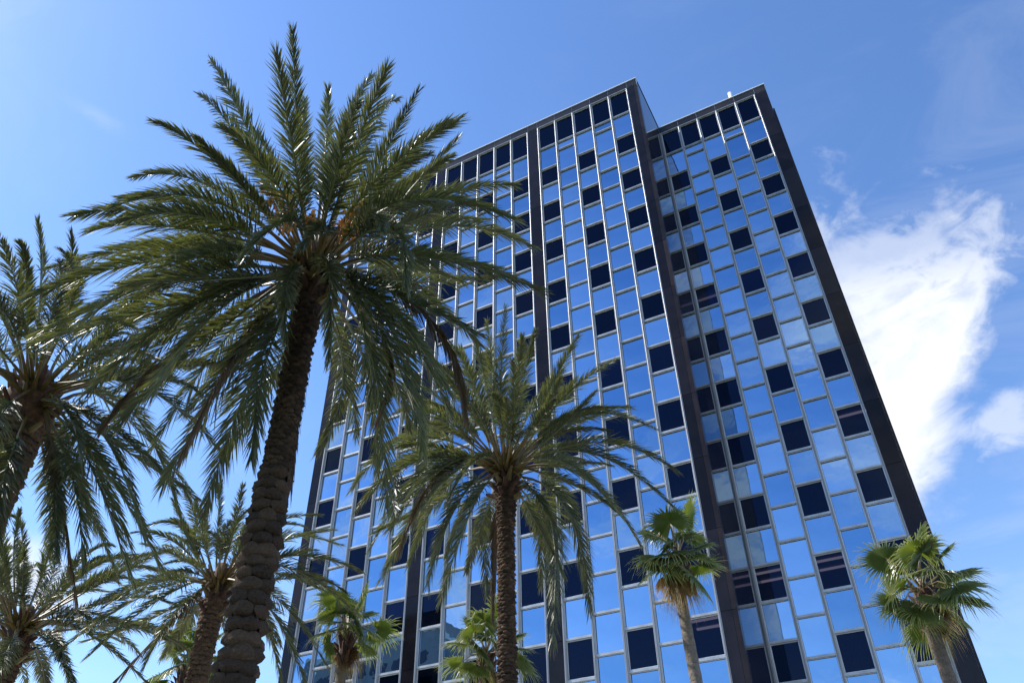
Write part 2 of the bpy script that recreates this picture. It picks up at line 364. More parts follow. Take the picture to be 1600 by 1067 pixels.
def many(items, name, mk, mats, limit=300):
    """the pieces that show largest as parts of their own, the rest joined"""
    it = sorted(items, key=lambda q: size(q[0])); rest = MB()
    for i, q in enumerate(it):
        if i < limit: o = obj(name, mk(q), tower, q[0]); yield o
        else:
            me = mk(q); x, y, z = q[0]
            rest.add([(v.co.x + x, v.co.y + y, v.co.z + z) for v in me.vertices], [tuple(p.vertices) for p in me.polygons]); rest.m[-len(me.polygons):] = [p.material_index for p in me.polygons]
    obj(name, rest.mesh(name + 's', mats), tower, kind='stuff')
for o in many(gpanels, 'glass_panel', lambda q: window_meshes(q[1], q[2])[2], [M_bead, M_gasket, M_blue]): tilt(o)
for o in many(transoms, 'transom', lambda q: transom_mesh(q[1]), [M_alu]): pass

# granite piers: one slab per storey, joints recessed
FLR = 2.5513 * U
def pier(x0, x1, y0, zt, m, yback=YG + .1, first=0., thick=None, zend=.5, name='granite_panel'):
    z = zt - first; k = 0
    while z > zend + .1:
        zn = max(z - FLR * (1.36 if k == 0 else 1), zend)
        s = MB(); s.box(x0 + .004, x1 - .004, y0, y0 + yback, zn + .018, z - .0)
        obj(name, s.mesh(name, [m]), tower); z = zn; k += 1
XJ = 5 * U + 2 * HF + CORN
for x0, x1 in ((-FIN, 0), (B2 - FIN, B2), (B1 - .46 * U, B1)): pier(x0, x1, .003, ZT - .003, M_gran)
pier(BAYW, XJ - .23, .003, ZT - .003, M_gran)
pier(XJ - .23, XJ, .006, ZT - .003, M_edge, yback=.3, name='corner_stone')
WE = WX + BAYW + .56 * U
pier(WX + BAYW, WE, WY + .003, WZ - .003, M_gran, yback=.5)
pier(WE + .004, WE + .11, WY + .10, WZ - 1.5 * U, M_edge, yback=.5, name='corner_stone')
# granite band above the windows, a slab per window, joints open
def band(x0, y0, zt, ends):
    xs = [x0] + [x0 + HF + k * U for k in range(1, 5)] + [x0 + BAYW]
    for a, c in list(zip(xs[:-1], xs[1:])) + ends:
        s = MB(); s.box(a + .010, c - .010, y0 + .004, y0 + .25, zt + .072, zt + BAND - .07); obj('band_panel', s.mesh('band_panel', [M_band]), tower)
    s = MB(); s.box(min(xs[0], *[e[0] for e in ends]) if ends else xs[0], max(xs[-1], *[e[1] for e in ends]) if ends else xs[-1], y0 + .02, y0 + .24, zt + .07, zt + BAND - .072)
    obj('band_backing', s.mesh('band_backing', [M_bead]), tower)
band(B3, 0, ZT, [(-FIN, 0), (BAYW, XJ)]); band(B2, 0, ZT, [(B2 - FIN, B2)]); band(B1, 0, ZT, [(B1 - .46 * U, B1)]); band(WX, WY, WZ, [(WX + BAYW, WE)])
for x0, x1, y0, zt in ((B1 - .46 * U - .03, XJ + .03, -.04, ZT), (XJ + .035, WE + .03, WY - .04, WZ)):
    s = MB(); s.box(x0, x1, y0, y0 + .34, zt + BAND - .069, zt + BAND); obj('coping', s.mesh('coping', [M_cope]), tower)
# side wall of the main block (seen edge on, polished) and of the other ends
DEP = 20.
def side(x0, x1, ya, yb, zt, m, cols, name='side_panel'):
    ys = [ya + (yb - ya) * k / cols for k in range(cols + 1)]
    for a, c in zip(ys[:-1], ys[1:]):
        z = zt
        while z > .6:
            zn = max(z - FLR, .5); s = MB(); s.box(x0, x1, a + .003, c - .003, zn + .004, z); obj(name, s.mesh(name, [m]), tower); z = zn
side(XJ - .10, XJ - .002, .31, WY - .002, ZT + BAND - .075, M_side, 2)
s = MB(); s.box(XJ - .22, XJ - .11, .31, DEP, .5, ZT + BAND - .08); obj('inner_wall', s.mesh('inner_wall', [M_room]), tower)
side(XJ - .10, XJ - .002, WY + .3, DEP, ZT + BAND - .075, M_side, 3)
side(B1 - .46 * U + .004, B1 - .46 * U + .1, .27, DEP, ZT - .003, M_gran, 4)
side(WE - .12, WE - .004, WY + .52, DEP, WZ - .003, M_gran, 4)
s = MB(); s.box(XJ - .12, XJ + .03, .31, DEP, ZT + BAND - .069, ZT + BAND - .005); obj('coping', s.mesh('coping', [M_gran]), tower)
# core: rear wall, roof slabs, floors with ceilings
s = MB(); s.box(B1 - .46 * U + .1, WE - .12, DEP - .25, DEP, .5, ZT); obj('rear_wall', s.mesh('rear_wall', [M_gran]), tower)
s = MB(); s.box(B1 - .46 * U + .11, XJ - .23, .26, DEP - .26, ZT + .08, ZT + .35); obj('roof', s.mesh('roof', [M_roof]), tower)
s = MB(); s.box(XJ + .01, WE - .13, WY + .26, DEP - .26, WZ + .08, WZ + .35); obj('roof', s.mesh('roof', [M_roof]), tower)
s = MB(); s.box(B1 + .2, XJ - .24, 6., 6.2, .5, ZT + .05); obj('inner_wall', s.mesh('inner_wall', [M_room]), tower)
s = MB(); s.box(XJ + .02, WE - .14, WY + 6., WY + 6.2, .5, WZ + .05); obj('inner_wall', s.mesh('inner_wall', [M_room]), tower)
for bx0, bx1, by, zt, zo in ((B1 + .05, XJ - .24, 0, ZT, zoA), (XJ + .02, WE - .14, WY, WZ, zoW)):
    for n in range(1, NR, 2):       # floor slab hidden behind each blue spandrel of the odd columns
        za, zb = zo[n], zo[n + 1] if n + 1 <= NR else zo[n] + 1.8
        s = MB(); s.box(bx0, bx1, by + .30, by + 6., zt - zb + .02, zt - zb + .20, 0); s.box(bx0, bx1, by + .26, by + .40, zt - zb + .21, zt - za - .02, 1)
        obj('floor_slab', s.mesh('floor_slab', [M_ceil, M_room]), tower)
def tubes(tg_x, n, by, zt, zo, offs):
    z = zt - zo[n] - .02
    for dy in offs:
        s = MB(); s.box(tg_x - .75, tg_x + .75, by + dy, by + dy + .14, z - .045, z + .02); obj('ceiling_light', s.mesh('ceiling_light', [M_lite]), tower)
for bx, by, zt, zo, c, n, offs in ((WX, WY, WZ, zoW, 2, 18, (.9, 2.0)), (WX, WY, WZ, zoW, 0, 18, (.9, 2.0)), (B3, 0, ZT, zoA, 4, 20, (.5, 1.5)), 
                                   (WX, WY, WZ, zoW, 4, 14, (.9,)), (WX, WY, WZ, zoW, 0, 8, (1.2,))):
    tubes(bx + HF + (c + .5) * U, n, by, zt, zo, offs)
# podium under the lowest glass row
s = MB(); s.box(B1 - .4 * U, XJ - .24, .16, 5.9, .12, ZT - zoA[NR] - .06); obj('podium', s.mesh('podium', [M_gran]), tower)
s = MB(); s.box(XJ + .02, WE - .14, WY + .16, WY + 5.9, .12, WZ - zoW[NR] - .06); obj('podium', s.mesh('podium', [M_gran]), tower)
# white vent pipe standing on the lower roof
s = MB(); vx, vy = 13.35, WY + 1.1
s.tube([(vx, vy, WZ + .3), (vx, vy, WZ + 2.75)], .14, 20); s.tube([(vx, vy, WZ + 2.751), (vx, vy, WZ + 2.79)], [.14, .10], 20)
pp = obj('vent_pipe', s.mesh('vent_pipe', [M_white], True), tower)

# ------------------------------------------------------------------ block across the street, behind the camera, seen in the lower glass
blk = thing('apartment_block', (-50, -58, 0), 'pale concrete block across the road mirrored in the lowest windows at left', 'building')
s = MB(); s.box(-12, 10, -9, 6, 0, 36); obj('wall', s.mesh('wall', [M_conc]), blk)
s = MB(); s.box(-4, 8, -7, 4, 36, 40); obj('stair_tower', s.mesh('stair_tower', [M_conc]), blk)
s = MB(); s.box(-12.2, 10.2, -9.2, 6.2, 36.0, 36.6)
obj('roof_edge', s.mesh('roof_edge', [M_white]), blk)
wb = MB(); wb.box(-1.2, 1.2, 0, .06, -.8, .8); wm = wb.mesh('window', [M_dark]); M_dk2 = flat('dark_window', (.03, .035, .05), .2); wb2 = MB(); wb2.box(-1.2, 1.2, 0, .06, -.8, .8); wm = wb2.mesh('window', [M_dk2])
for fl in range(10):
    for k in range(6): obj('window', wm, blk, (-9.8 + k * 3.5, 6.01, 2.4 + fl * 3.4))

PALMS = {
 'main': dict(hub=(7.682, -26.0, 10.399), base=(7.682, -26.0, 0.0), r=(0.155, 0.165), fronds=[(0.07,-0.19,0.04,-0.06,-0.79,2.29,0.91,-2.29,2.87,0),
 (0.12,-0.19,-0.11,1.2,-2.16,-0.07,2.01,-3.2,0.07,0),
 (-0.03,-0.2,0.09,0.56,-2.3,1.04,-0.33,-2.65,2.68,0),
 (-0.1,-0.17,0.01,0.01,-1.66,1.73,-1.2,-2.14,2.88,0),
 (0.17,-0.13,-0.11,1.91,-1.58,-0.08,2.97,-2.29,0.44,0),
 (0.18,-0.04,0.12,0.1,0.57,2.54,2.06,-0.46,3.14,0),
 (0.2,-0.08,0.22,2.17,-1.21,0.16,3.51,-1.38,0.26,0),
 (0.19,0.06,0.27,-0.07,1.27,2.56,2.15,0.65,3.04,0),
 (0.05,-0.12,0.34,-0.27,0.01,2.7,0.45,-0.94,3.64,0),
 (0.14,-0.09,0.09,0.51,-0.63,2.21,1.29,-0.82,3.46,0),
 (0.16,-0.02,0.22,1.14,-0.86,2.16,1.43,-0.21,3.49,0),
 (-0.01,-0.12,0.15,-0.16,-0.52,2.33,-0.11,-0.92,3.67,0),
 (0.16,-0.15,-0.09,1.75,-1.77,-0.03,2.79,-2.48,-0.59,0),
 (-0.12,-0.11,0.04,-0.68,-0.43,2.14,-1.13,-1.02,3.46,0),
 (0.19,0.03,0.04,0.67,0.46,2.23,2.16,0.31,3.09,0),
 (0.14,0.12,0.35,-0.4,1.12,2.6,1.46,1.21,3.27,0),
 (0.19,0.1,0.24,1.42,0.67,2.19,2.83,1.43,2.06,0),
 (0.22,-0.02,0.15,2.35,-0.8,-0.09,3.69,-0.26,-0.76,0),
 (0.17,0.14,0.2,1.53,1.01,2.01,2.78,2.21,1.28,0),
 (0.14,0.15,-0,0.4,0.93,2.21,1.93,2.11,2.47,0),
 (0.21,0.06,-0.05,2.39,-0.6,-0.82,3.48,1.01,-1.08,0),
 (0.13,0.18,0.13,0.26,2,1.76,2.06,2.85,1.38,0),
 (0.06,0.21,0.16,0.37,1.94,1.87,0.98,3.57,0.78,0),
 (0.21,0.01,0.13,1.8,-0.34,-1.35,2.98,0.09,-2.33,0),
 (0.22,-0.02,0.16,2.05,-0.45,-1,3.43,-0.3,-1.57,0),
 (0.02,0.22,-0.13,0.01,2.26,1.42,0.29,3.73,-0.51,0),
 (0.16,0.09,-0.03,1.82,-0.04,-1.63,1.69,0.9,-3.26,0),
 (0.08,0.15,-0.02,1.8,-0.34,-1.8,0.73,1.49,-3.4,0),
 (-0.04,0.22,0.04,-0.14,2.49,0.55,-0.61,3.69,-0.53,0),
 (-0.06,0.21,-0.11,-0.86,2.46,0.7,-1,3.36,-1.42,0),
 (-0.09,0.2,0.03,-1.04,2.22,0.74,-1.6,3.4,-0.38,0),
 (-0.12,0.18,-0.14,-0.94,2.38,0.57,-2.08,2.98,-1.03,0),
 (0.19,0.08,0.13,2.07,0.58,-0.96,2.32,0.95,-2.83,1),
 (-0.1,0.14,0.06,-2.04,1.98,0.76,-0.92,1.28,-2.95,1),
 (-0.14,-0.13,-0.04,-1.38,-1.09,-1.63,-1.66,-1.44,-3.08,1),
 (0.15,0.09,-0.17,1.51,0.54,-1.31,1.08,0.66,-2.59,1),
 (-0.05,-0.13,0.04,0.27,-1.03,-1.92,-0.44,-1.08,-3.59,1),
 (-0.17,-0.13,0.13,-1.05,-1.77,1.53,-2.53,-1.93,2.04,0),
 (-0.17,-0.14,0.22,-1.47,-1.91,0.95,-2.89,-2.37,0.57,0),
 (-0.01,-0.21,0.14,-0.55,-2.36,-0.37,-0.18,-3.28,-1.87,0),
 (0.01,-0.22,0.01,0.09,-2.48,-0.34,0.21,-3.36,-1.72,0),
 (-0.18,-0.13,0.01,-2.02,-0.88,1.6,-3.03,-2.25,-0.17,0),
 (-0.07,-0.2,0.03,-0.35,-2.26,-1.16,-1.13,-3.14,-2.29,0),
 (-0.2,-0.1,0.02,-2.21,-0.48,1.39,-3.37,-1.72,0.04,0),
 (-0.07,-0.2,-0.16,0.17,-2.27,-1.54,-1.05,-2.89,-2.63,0),
 (-0.21,-0.07,-0.04,-2.42,-0.27,1.15,-3.52,-1.18,-0.7,0),
 (-0.09,-0.19,0.1,0.25,-1.73,-1.84,-1.28,-2.85,-2.71,0),
 (-0.1,-0.17,-0.23,0.31,-1.93,-1.87,-1.18,-2.03,-2.96,0),
 (-0.22,-0.01,-0.16,-2.49,0.38,0.91,-3.62,-0.21,-1.05,0),
 (-0.13,-0.13,-0.02,0.19,-1.52,-1.88,-1.36,-1.43,-3.22,0),
 (-0.21,0.03,-0.09,-2.59,0.86,1.31,-3.21,0.4,-1.96,0),
 (-0.12,-0.09,-0.1,0.36,-1.1,-2.17,-1.02,-0.8,-3.55,0),
 (-0.15,0.01,-0.12,0.38,-1.2,-2.27,-1.28,0.13,-3.56,0),
 (-0.19,0.1,-0.05,-2.1,1.46,-0.01,-3.07,1.67,-1.44,0),
 (-0.21,0.06,0.23,-2.31,1.03,0.62,-3.53,1.03,-0.85,0),
 (0.01,-0.21,-0.15,0.43,-1.77,-1.76,0.07,-2.79,-2.55,0),
 (-0.2,-0.08,0.04,-1.88,-0.11,1.81,-3.35,-1.37,1.08,0),
 (0.02,-0.21,-0.12,0.29,-2.39,-0.79,0.32,-3.23,-1.93,0),
 (-0.02,-0.19,0,0.04,-1.68,-1.64,-0.22,-2.28,-3.01,0),
 (-0.03,-0.18,-0.17,0.43,-1.65,-1.9,-0.32,-1.8,-3.31,0),
 (-0.04,-0.2,-0.08,0.49,-2.15,-1.26,-0.51,-2.74,-2.55,0),
 (0.06,-0.11,-0.03,-0.04,-0.28,-2.22,0.48,-0.84,-3.65,0),
 (0.2,0.02,-0.11,1.97,-0.52,-1.5,2.5,0.21,-2.83,0),
 (0.19,0,-0.04,1.71,-0.37,-1.65,2.15,0.04,-3.11,0),
 (0.14,-0.16,0.15,1.28,-1.4,-0.32,1.52,-1.73,-1.73,0),
 (0.16,-0.08,-0.23,1.36,-1.28,-0.95,1.25,-0.63,-2.31,0),
 (0.12,-0.14,-0.25,1.11,-1.39,-1.06,0.9,-1.09,-2.3,0),
 (0.2,-0.07,-0.12,2.15,-0.77,-0.3,2.5,-0.85,-1.88,0),
 (0.19,-0.04,0.05,1.44,-0.82,-0.91,1.61,-0.35,-2.36,0),
 (0.09,-0.19,0.04,0.87,-1.71,-0.43,1.03,-2.11,-1.67,0),
 (0.19,-0.1,-0.1,1.78,-0.94,-0.21,2.32,-1.18,-1.23,0),
 (0.2,-0.02,0.02,1.46,-0.15,1.14,2.23,-0.23,1.39,0),
 (-0.18,0.09,-0.09,-1.86,0.93,0.55,-2.82,1.41,0.44,0),
 (0.07,-0.19,0.14,0.76,-1.99,-0.16,1.16,-3.01,-0.58,0),
 (0.11,0.17,0.11,0.94,1.42,1.03,1.42,2.16,1.14,0),
 (-0.2,-0.04,0.17,-1.87,-0.42,-0.06,-2.82,-0.63,-0.54,0),
 (0.15,-0.13,0.22,0.85,-0.7,1.72,1.32,-1.1,2.11,0),
 (0,0.2,0.11,0,1.56,1.56,0,2.41,1.67,0),
 (-0.08,-0.18,0.09,-0.79,-1.73,0.34,-1.19,-2.61,-0.1,0),
 (0.19,0.06,0.04,1.65,0.5,0.91,2.51,0.76,1.06,0),
 (-0.18,0.08,-0.02,-1.57,0.73,0.95,-2.38,1.12,1.07,0),
 (0.03,-0.2,-0.02,0.3,-1.89,0.3,0.46,-2.86,-0.16,0),
 (0.1,0.17,-0.06,0.23,0.4,1.7,0.39,0.69,2,0),
 (-0.14,-0.14,-0.03,-0.45,-0.46,1.62,-0.73,-0.76,1.76,0),
 (0.2,0,0.18,1.6,0.04,1.45,2.45,0.06,1.46,0),
 (-0.14,0.14,0.18,-1.12,1.09,1.55,-1.73,1.68,1.74,0),
 (-0.04,-0.2,0.24,-0.38,-1.92,1.16,-0.57,-2.93,0.98,0),
 (0.18,0.08,0.2,1.22,0.56,1.54,1.89,0.86,1.53,0)]),
 'centre': dict(hub=(7.047, -18.422, 10.784), base=(7.047, -18.422, 0.0), r=(0.15, 0.165), fronds=[(0.1,-0.18,0.22,-0.68,0.76,2.75,1.2,-2.18,2.81,0),
 (0.06,-0.19,0.13,-0.63,0.35,2.63,0.77,-2.26,2.7,0),
 (0.14,-0.12,0.16,0.2,0.52,2.47,1.44,-1.17,3.08,0),
 (0.19,-0.09,0.08,0.94,0.26,2.21,2.54,-1.21,2.45,0),
 (0.21,-0.04,0.06,0.61,1.42,2.26,3.09,-0.6,1.97,0),
 (-0.1,-0.1,0.34,-0.9,0.66,2.44,-0.81,-0.84,3.4,0),
 (0.02,-0.22,-0.05,0.55,-2.28,0.32,0.26,-3.5,0.79,0),
 (-0.02,-0.15,0.07,-0.43,0.11,2.22,-0.18,-1.28,3.36,0),
 (0.22,0,0.1,1.22,1.33,2.36,3.58,0.07,0.38,0),
 (0.19,0.1,0,1.2,0.87,1.8,2.7,1.48,1.86,0),
 (0.21,0.06,0,2.2,0.42,0.92,3.65,1.05,-0.17,0),
 (0.2,0.09,0.13,1.57,1.7,1.6,3.37,1.44,-1.02,0),
 (0.21,0.01,-0.06,2.52,-0.09,-0.21,2.9,0.17,-2.12,0),
 (0.16,0.06,-0.19,2.23,-1.05,-1.21,1.58,0.58,-3.18,0),
 (0.04,0.16,-0.28,-0.29,3.37,1.2,0.34,1.41,-3.3,0),
 (0.02,0.22,0.2,0.46,2.39,1.07,0.32,3.44,-1.02,0),
 (-0.05,0.21,-0.12,-0.39,2.43,0.6,-0.79,3.31,-1.17,0),
 (-0.14,-0.17,0.05,-1.03,-2.34,0.6,-2.1,-2.51,-1.49,0),
 (-0.22,-0.02,0.15,-2.41,0.13,1.49,-3.38,-0.35,-1.18,0),
 (-0.15,-0.14,-0,-0.09,-2.69,-0.41,-1.87,-1.78,-2.51,0),
 (-0.21,0.07,0.14,-2.24,0.79,1.26,-3.31,1.11,-0.87,0),
 (-0.08,-0.17,0.1,-0.15,-1.93,-1.17,-0.78,-1.74,-3.06,0),
 (-0.07,-0.15,-0.11,0.4,-2.07,-1.41,-0.67,-1.44,-3.23,0),
 (-0.13,0.17,-0.16,-1.66,1.93,0.91,-1.94,2.57,-1.62,0),
 (-0.21,-0.08,0.13,-1.41,-2.05,0.95,-3.36,-1.3,0.03,0),
 (-0.21,-0.03,-0.07,-1.22,-0.8,1.88,-3.24,-0.46,1.5,0),
 (-0.03,-0.22,0.07,-0.26,-2.31,0.74,-0.57,-3.55,-0.08,0),
 (-0.18,-0.08,0.05,-0.94,-0.56,2,-2.07,-0.92,2.8,0),
 (-0.06,-0.2,0.1,-2.98,-1.24,1.07,-0.89,-2.81,-2.07,0),
 (-0.07,-0.21,-0.17,-0.29,-2.48,-0,-1.01,-3.17,-1.37,0),
 (0.11,-0.19,-0.11,1.16,-2,0.32,1.81,-3.07,0.5,0),
 (0.13,0.1,0.34,-0.09,1.19,2.4,1.2,0.96,3.26,0),
 (0.11,0.18,0.28,-0.14,1.74,2.02,1.45,2.29,2.36,0),
 (0.2,-0.08,-0.08,1.76,-1.58,-0.66,2.89,-1.22,-1.77,0),
 (-0.09,-0.19,-0.08,0.04,-2.6,-0.25,-1.17,-2.61,-2.19,0),
 (-0.1,0.11,-0.28,-1.38,1.91,0.01,-0.77,0.8,-2.95,1),
 (-0.09,-0.19,0.15,-0.58,-2.28,-0.43,-1.09,-2.35,-2.5,1),
 (0.18,-0.08,-0.07,1.37,-0.91,-0.92,1.51,-0.66,-2.14,0),
 (-0.01,-0.21,-0.12,0.55,-1.99,0.13,-0.09,-2.26,-1.47,0),
 (0.12,-0.18,0.28,1.15,-1.89,1.21,1.88,-2.75,1.37,0),
 (0.02,-0.21,0.05,-0.12,-1.45,2.39,0.31,-3.16,1.7,0),
 (0.2,0.03,0.12,1.7,0.27,-0.49,2.56,0.4,-1.33,0),
 (-0.15,0.13,0.06,-1.44,1.3,-0.46,-2.18,1.97,-1.2,0),
 (0.07,-0.19,-0.06,0.62,-1.7,0.61,0.95,-2.57,0.43,0),
 (0.13,0.15,0.07,0.98,1.09,1.12,1.49,1.67,1.23,0),
 (-0.2,-0.04,0.01,-0.51,-0.1,1.58,-0.84,-0.17,1.85,0),
 (0.17,-0.11,0.04,1.37,-0.89,1.06,2.08,-1.35,1.16,0),
 (-0.02,0.2,0.14,-0.13,1.26,1.57,-0.2,1.95,1.7,0),
 (-0.11,-0.17,0.23,-0.87,-1.29,1.36,-1.33,-1.98,1.41,0),
 (0.19,0.06,0.11,1.52,0.5,1.02,2.31,0.75,0.8,0),
 (-0.18,0.09,0.18,-1.52,0.81,-0.44,-2.3,1.22,-0.99,0),
 (0.13,-0.16,0.14,1.27,-1.58,-0.03,1.93,-2.39,-0.74,0),
 (0.11,0.17,-0.04,0.78,1.25,1.11,1.19,1.91,1.02,0),
 (-0.17,-0.11,0.18,-0.99,-0.66,1.74,-1.54,-1.03,1.82,0),
 (0.2,0.01,0.13,1.66,0.09,1.34,2.54,0.14,1.16,0),
 (-0.07,0.19,0.21,-0.43,1.14,1.63,-0.66,1.76,1.94,0),
 (0.01,-0.2,0.21,0.08,-1.88,0.86,0.12,-2.85,0.81,0),
 (0.15,0.13,0.01,1.3,1.08,0.77,1.97,1.64,0.62,0),
 (-0.19,-0.05,0.01,-1.96,-0.51,-0.48,-2.97,-0.78,-1.14,0),
 (0.15,-0.13,0.14,1.44,-1.29,0.44,2.18,-1.95,0.07,0),
 (0.01,0.2,-0.08,0.06,1.8,-0.44,0.1,2.72,-1.22,0),
 (-0.08,-0.18,-0.07,-0.74,-1.74,-0.02,-1.12,-2.62,-0.32,0),
 (0.2,-0.01,-0.05,1.57,-0.05,1.17,2.4,-0.08,1.37,0),
 (-0.15,0.13,0.14,-0.64,0.57,1.86,-1.02,0.91,2.13,0),
 (0.1,-0.18,0.16,0.89,-1.64,0.36,1.34,-2.47,0.15,0),
 (0.05,0.19,0.25,0.29,1.13,1.55,0.44,1.74,1.8,0),
 (-0.17,-0.1,0.23,-1.18,-0.71,1.59,-1.82,-1.1,1.56,0)]),
 'left': dict(hub=(2.914, -26.889, 9.038), base=(2.914, -26.889, 0.0), r=(0.33, 0.39), fronds=[(0.16,-0.15,0.15,1.81,-1.6,0.28,2.67,-2.52,0.31,0),
 (-0.05,-0.12,0.25,-0.93,-0.02,2.38,-0.44,-1,3.52,0),
 (-0,-0.08,0.33,-0.89,0.19,2.51,-0.02,-0.59,3.64,0),
 (-0.17,-0.08,0.25,-1.7,0.19,1.98,-1.87,-0.82,3.07,0),
 (0.16,-0.15,0.05,1.71,-1.67,-0.3,2.55,-2.55,-0.79,0),
 (-0.06,0.03,0.26,-0.6,0,2.43,-0.46,0.22,3.65,0),
 (0.19,-0.11,-0.09,2.08,-1.22,0.13,3.16,-1.91,0.03,0),
 (-0.02,0.21,0.25,-0.62,1.05,2.44,-0.33,2.91,2.24,0),
 (0.21,0.07,0.01,2.52,-0.26,-0.13,3.3,1.16,-1.19,0),
 (-0.02,0.22,-0.13,-0.67,1.65,2.11,-0.33,3.67,-0.18,0),
 (0.18,0.11,-0.16,2.36,-0.33,-1.18,2.34,1.4,-2.48,0),
 (0.17,0.11,0.11,1.72,-0.16,-1.48,1.98,1.33,-2.82,0),
 (-0.08,0.2,-0.08,-1.83,1.86,0.39,-1.24,3.21,-1.33,0),
 (0.18,0.05,-0.1,1.57,-0.05,-1.82,2.03,0.51,-3.04,0),
 (0.16,0.08,-0,1.59,-0.12,-1.69,1.64,0.84,-3.2,1),
 (0.16,-0.03,0.05,0.75,-0.3,-1.96,1.43,-0.3,-3.39,0),
 (0.21,0.06,-0.07,2.38,-0.12,-0.76,2.99,0.81,-2.01,0),
 (0.22,-0.02,-0.01,2.31,-0.79,-0.23,3.58,-0.4,-0.8,0),
 (-0.07,0.17,0.15,-0.63,0.29,2.35,-0.69,1.69,3.21,0),
 (-0.02,0.22,-0.13,-1.21,1.1,2.19,-0.35,3.64,0.51,0),
 (-0.11,0.19,0.19,-1.92,1.56,0.83,-1.89,3.14,-0.43,0),
 (0.2,0.05,-0.21,2.47,-0.35,-0.87,2.73,0.72,-2.38,0),
 (0.19,0.01,0.12,0.92,0,-1.85,2.09,0.07,-3.04,0),
 (0.14,-0.16,-0.14,1.5,-1.97,-0.51,2.03,-2.39,-1.95,0),
 (-0.22,0.01,-0.09,-2.1,-0.17,1.43,-3.69,0.18,-0.02,0),
 (0.16,-0.1,0.07,1.19,-1.12,-1.5,1.69,-1.1,-3.09,0),
 (-0.07,0.21,0.16,-1.82,1.73,1.31,-1.13,3.43,-0.76,0),
 (0.21,-0.01,-0.12,1.64,-0.54,-0.85,2.17,-0.06,-1.61,0),
 (0.2,0.01,0.21,1.6,0.05,1.48,2.46,0.08,1.58,0),
 (-0.16,0.11,0.09,-1.56,1.07,-0.46,-2.36,1.62,-1.01,0),
 (0.01,-0.2,0.21,0.15,-2.12,0.1,0.23,-3.21,-0.48,0),
 (0.16,0.12,0.13,1.6,1.19,1,2.44,1.81,0.98,0),
 (-0.18,-0.08,-0.02,-1.78,-0.78,0.14,-2.68,-1.17,-0.14,0),
 (0.14,-0.14,0.25,0.44,-0.46,2.09,0.74,-0.76,2.49,0),
 (-0,0.2,0.11,-0.01,0.69,1.94,-0.01,1.15,2.39,0),
 (-0.12,-0.16,-0.05,-0.76,-0.98,1.56,-1.18,-1.53,1.88,0),
 (0.19,0.07,-0.02,1.11,0.41,1.42,1.72,0.64,1.72,0),
 (-0.2,0.02,-0.03,-0.97,0.12,1.76,-1.55,0.18,2.18,0),
 (0.11,-0.17,0.04,1.1,-1.68,0.21,1.66,-2.54,-0.22,0),
 (0.11,0.17,0.08,1.04,1.57,-0.37,1.57,2.37,-1.02,0),
 (-0.17,-0.11,0.05,-1.72,-1.08,0.72,-2.61,-1.64,0.68,0),
 (0.17,-0.1,0.16,1.74,-0.97,-0.07,2.63,-1.46,-0.59,0),
 (-0.13,0.15,-0.01,-1.29,1.56,-0.61,-1.95,2.37,-1.36,0),
 (-0.08,-0.18,0.12,-0.82,-1.88,0.69,-1.24,-2.86,0.39,0),
 (0.17,0.11,0.23,1.27,0.85,1.65,1.96,1.31,1.91,0),
 (-0.2,0.04,-0.1,-1.65,0.35,1.13,-2.53,0.54,1.15,0),
 (0.11,-0.16,-0.06,0.76,-1.09,1.58,1.19,-1.7,1.57,0),
 (0.02,0.2,0.2,0.1,1.27,1.57,0.15,1.96,1.88,0),
 (-0.11,-0.17,0.14,-0.3,-0.48,2.08,-0.52,-0.82,2.56,0),
 (0.2,0.04,0.2,2.12,0.41,0.33,3.22,0.62,-0.34,0),
 (-0.14,0.14,-0.04,-1.25,1.31,0.61,-1.89,1.98,0.27,0),
 (0.09,-0.18,0.2,0.94,-1.81,0.81,1.42,-2.74,0.79,0),
 (0.13,0.15,0.07,1.03,1.22,1.38,1.58,1.88,1.56,0),
 (-0.19,-0.05,-0.09,-2.06,-0.56,-0.4,-3.13,-0.85,-0.86,0),
 (0.16,-0.11,0.23,1.62,-1.11,1.16,2.48,-1.7,0.97,0),
 (-0.06,0.19,-0.03,-0.45,1.33,1.6,-0.7,2.07,1.88,0),
 (-0.01,-0.2,0,-0.1,-1.83,0.66,-0.16,-2.77,0.42,0),
 (0.19,0.07,0.01,1.22,0.48,1.33,1.88,0.75,1.39,0)]),
 'behind': dict(hub=(-0.114, -19.619, 9.057), base=(-0.114, -19.619, 0.0), r=(0.2, 0.26), fronds=[(-0.21,0.03,0.07,-1.62,0.34,1.6,-2.79,0.36,2.09,0),
 (0.12,-0.18,-0.08,1.05,-1.94,0.64,1.97,-2.85,0.54,0),
 (-0.12,0.01,0.19,-1.2,0.51,1.99,-0.86,0.07,3.4,0),
 (0.17,-0.14,0.07,1.53,-1.65,0.63,2.5,-2.14,1.22,0),
 (-0.17,0.03,0.13,-1.29,0.28,1.88,-1.61,0.3,3.11,0),
 (0.08,0.18,0.12,-0.77,0.77,2.23,0.94,2.05,2.69,0),
 (0.09,0.2,-0.04,-0.4,1,2.13,1.2,2.71,1.87,0),
 (0.21,0.07,-0.13,2.25,-1.24,0.3,3.34,1.06,0.17,0),
 (0.08,0.21,0.18,-0.83,1.94,1.78,1.21,3.24,0.63,0),
 (0.05,0.21,0.12,-0.66,2.22,1.6,0.71,3.35,-0.76,0),
 (0.2,0.04,-0.05,2.29,-0.95,-0.55,2.65,0.57,-2.23,0),
 (-0.04,0.21,-0.14,-0.95,2.24,0.78,-0.57,3.23,-1.24,0),
 (0.01,-0.21,-0.09,1.36,-2.44,-0.62,0.12,-3.49,-2.23,0),
 (-0.21,-0.05,0.07,-2.44,0.19,1.15,-3.77,-0.85,-0.12,0),
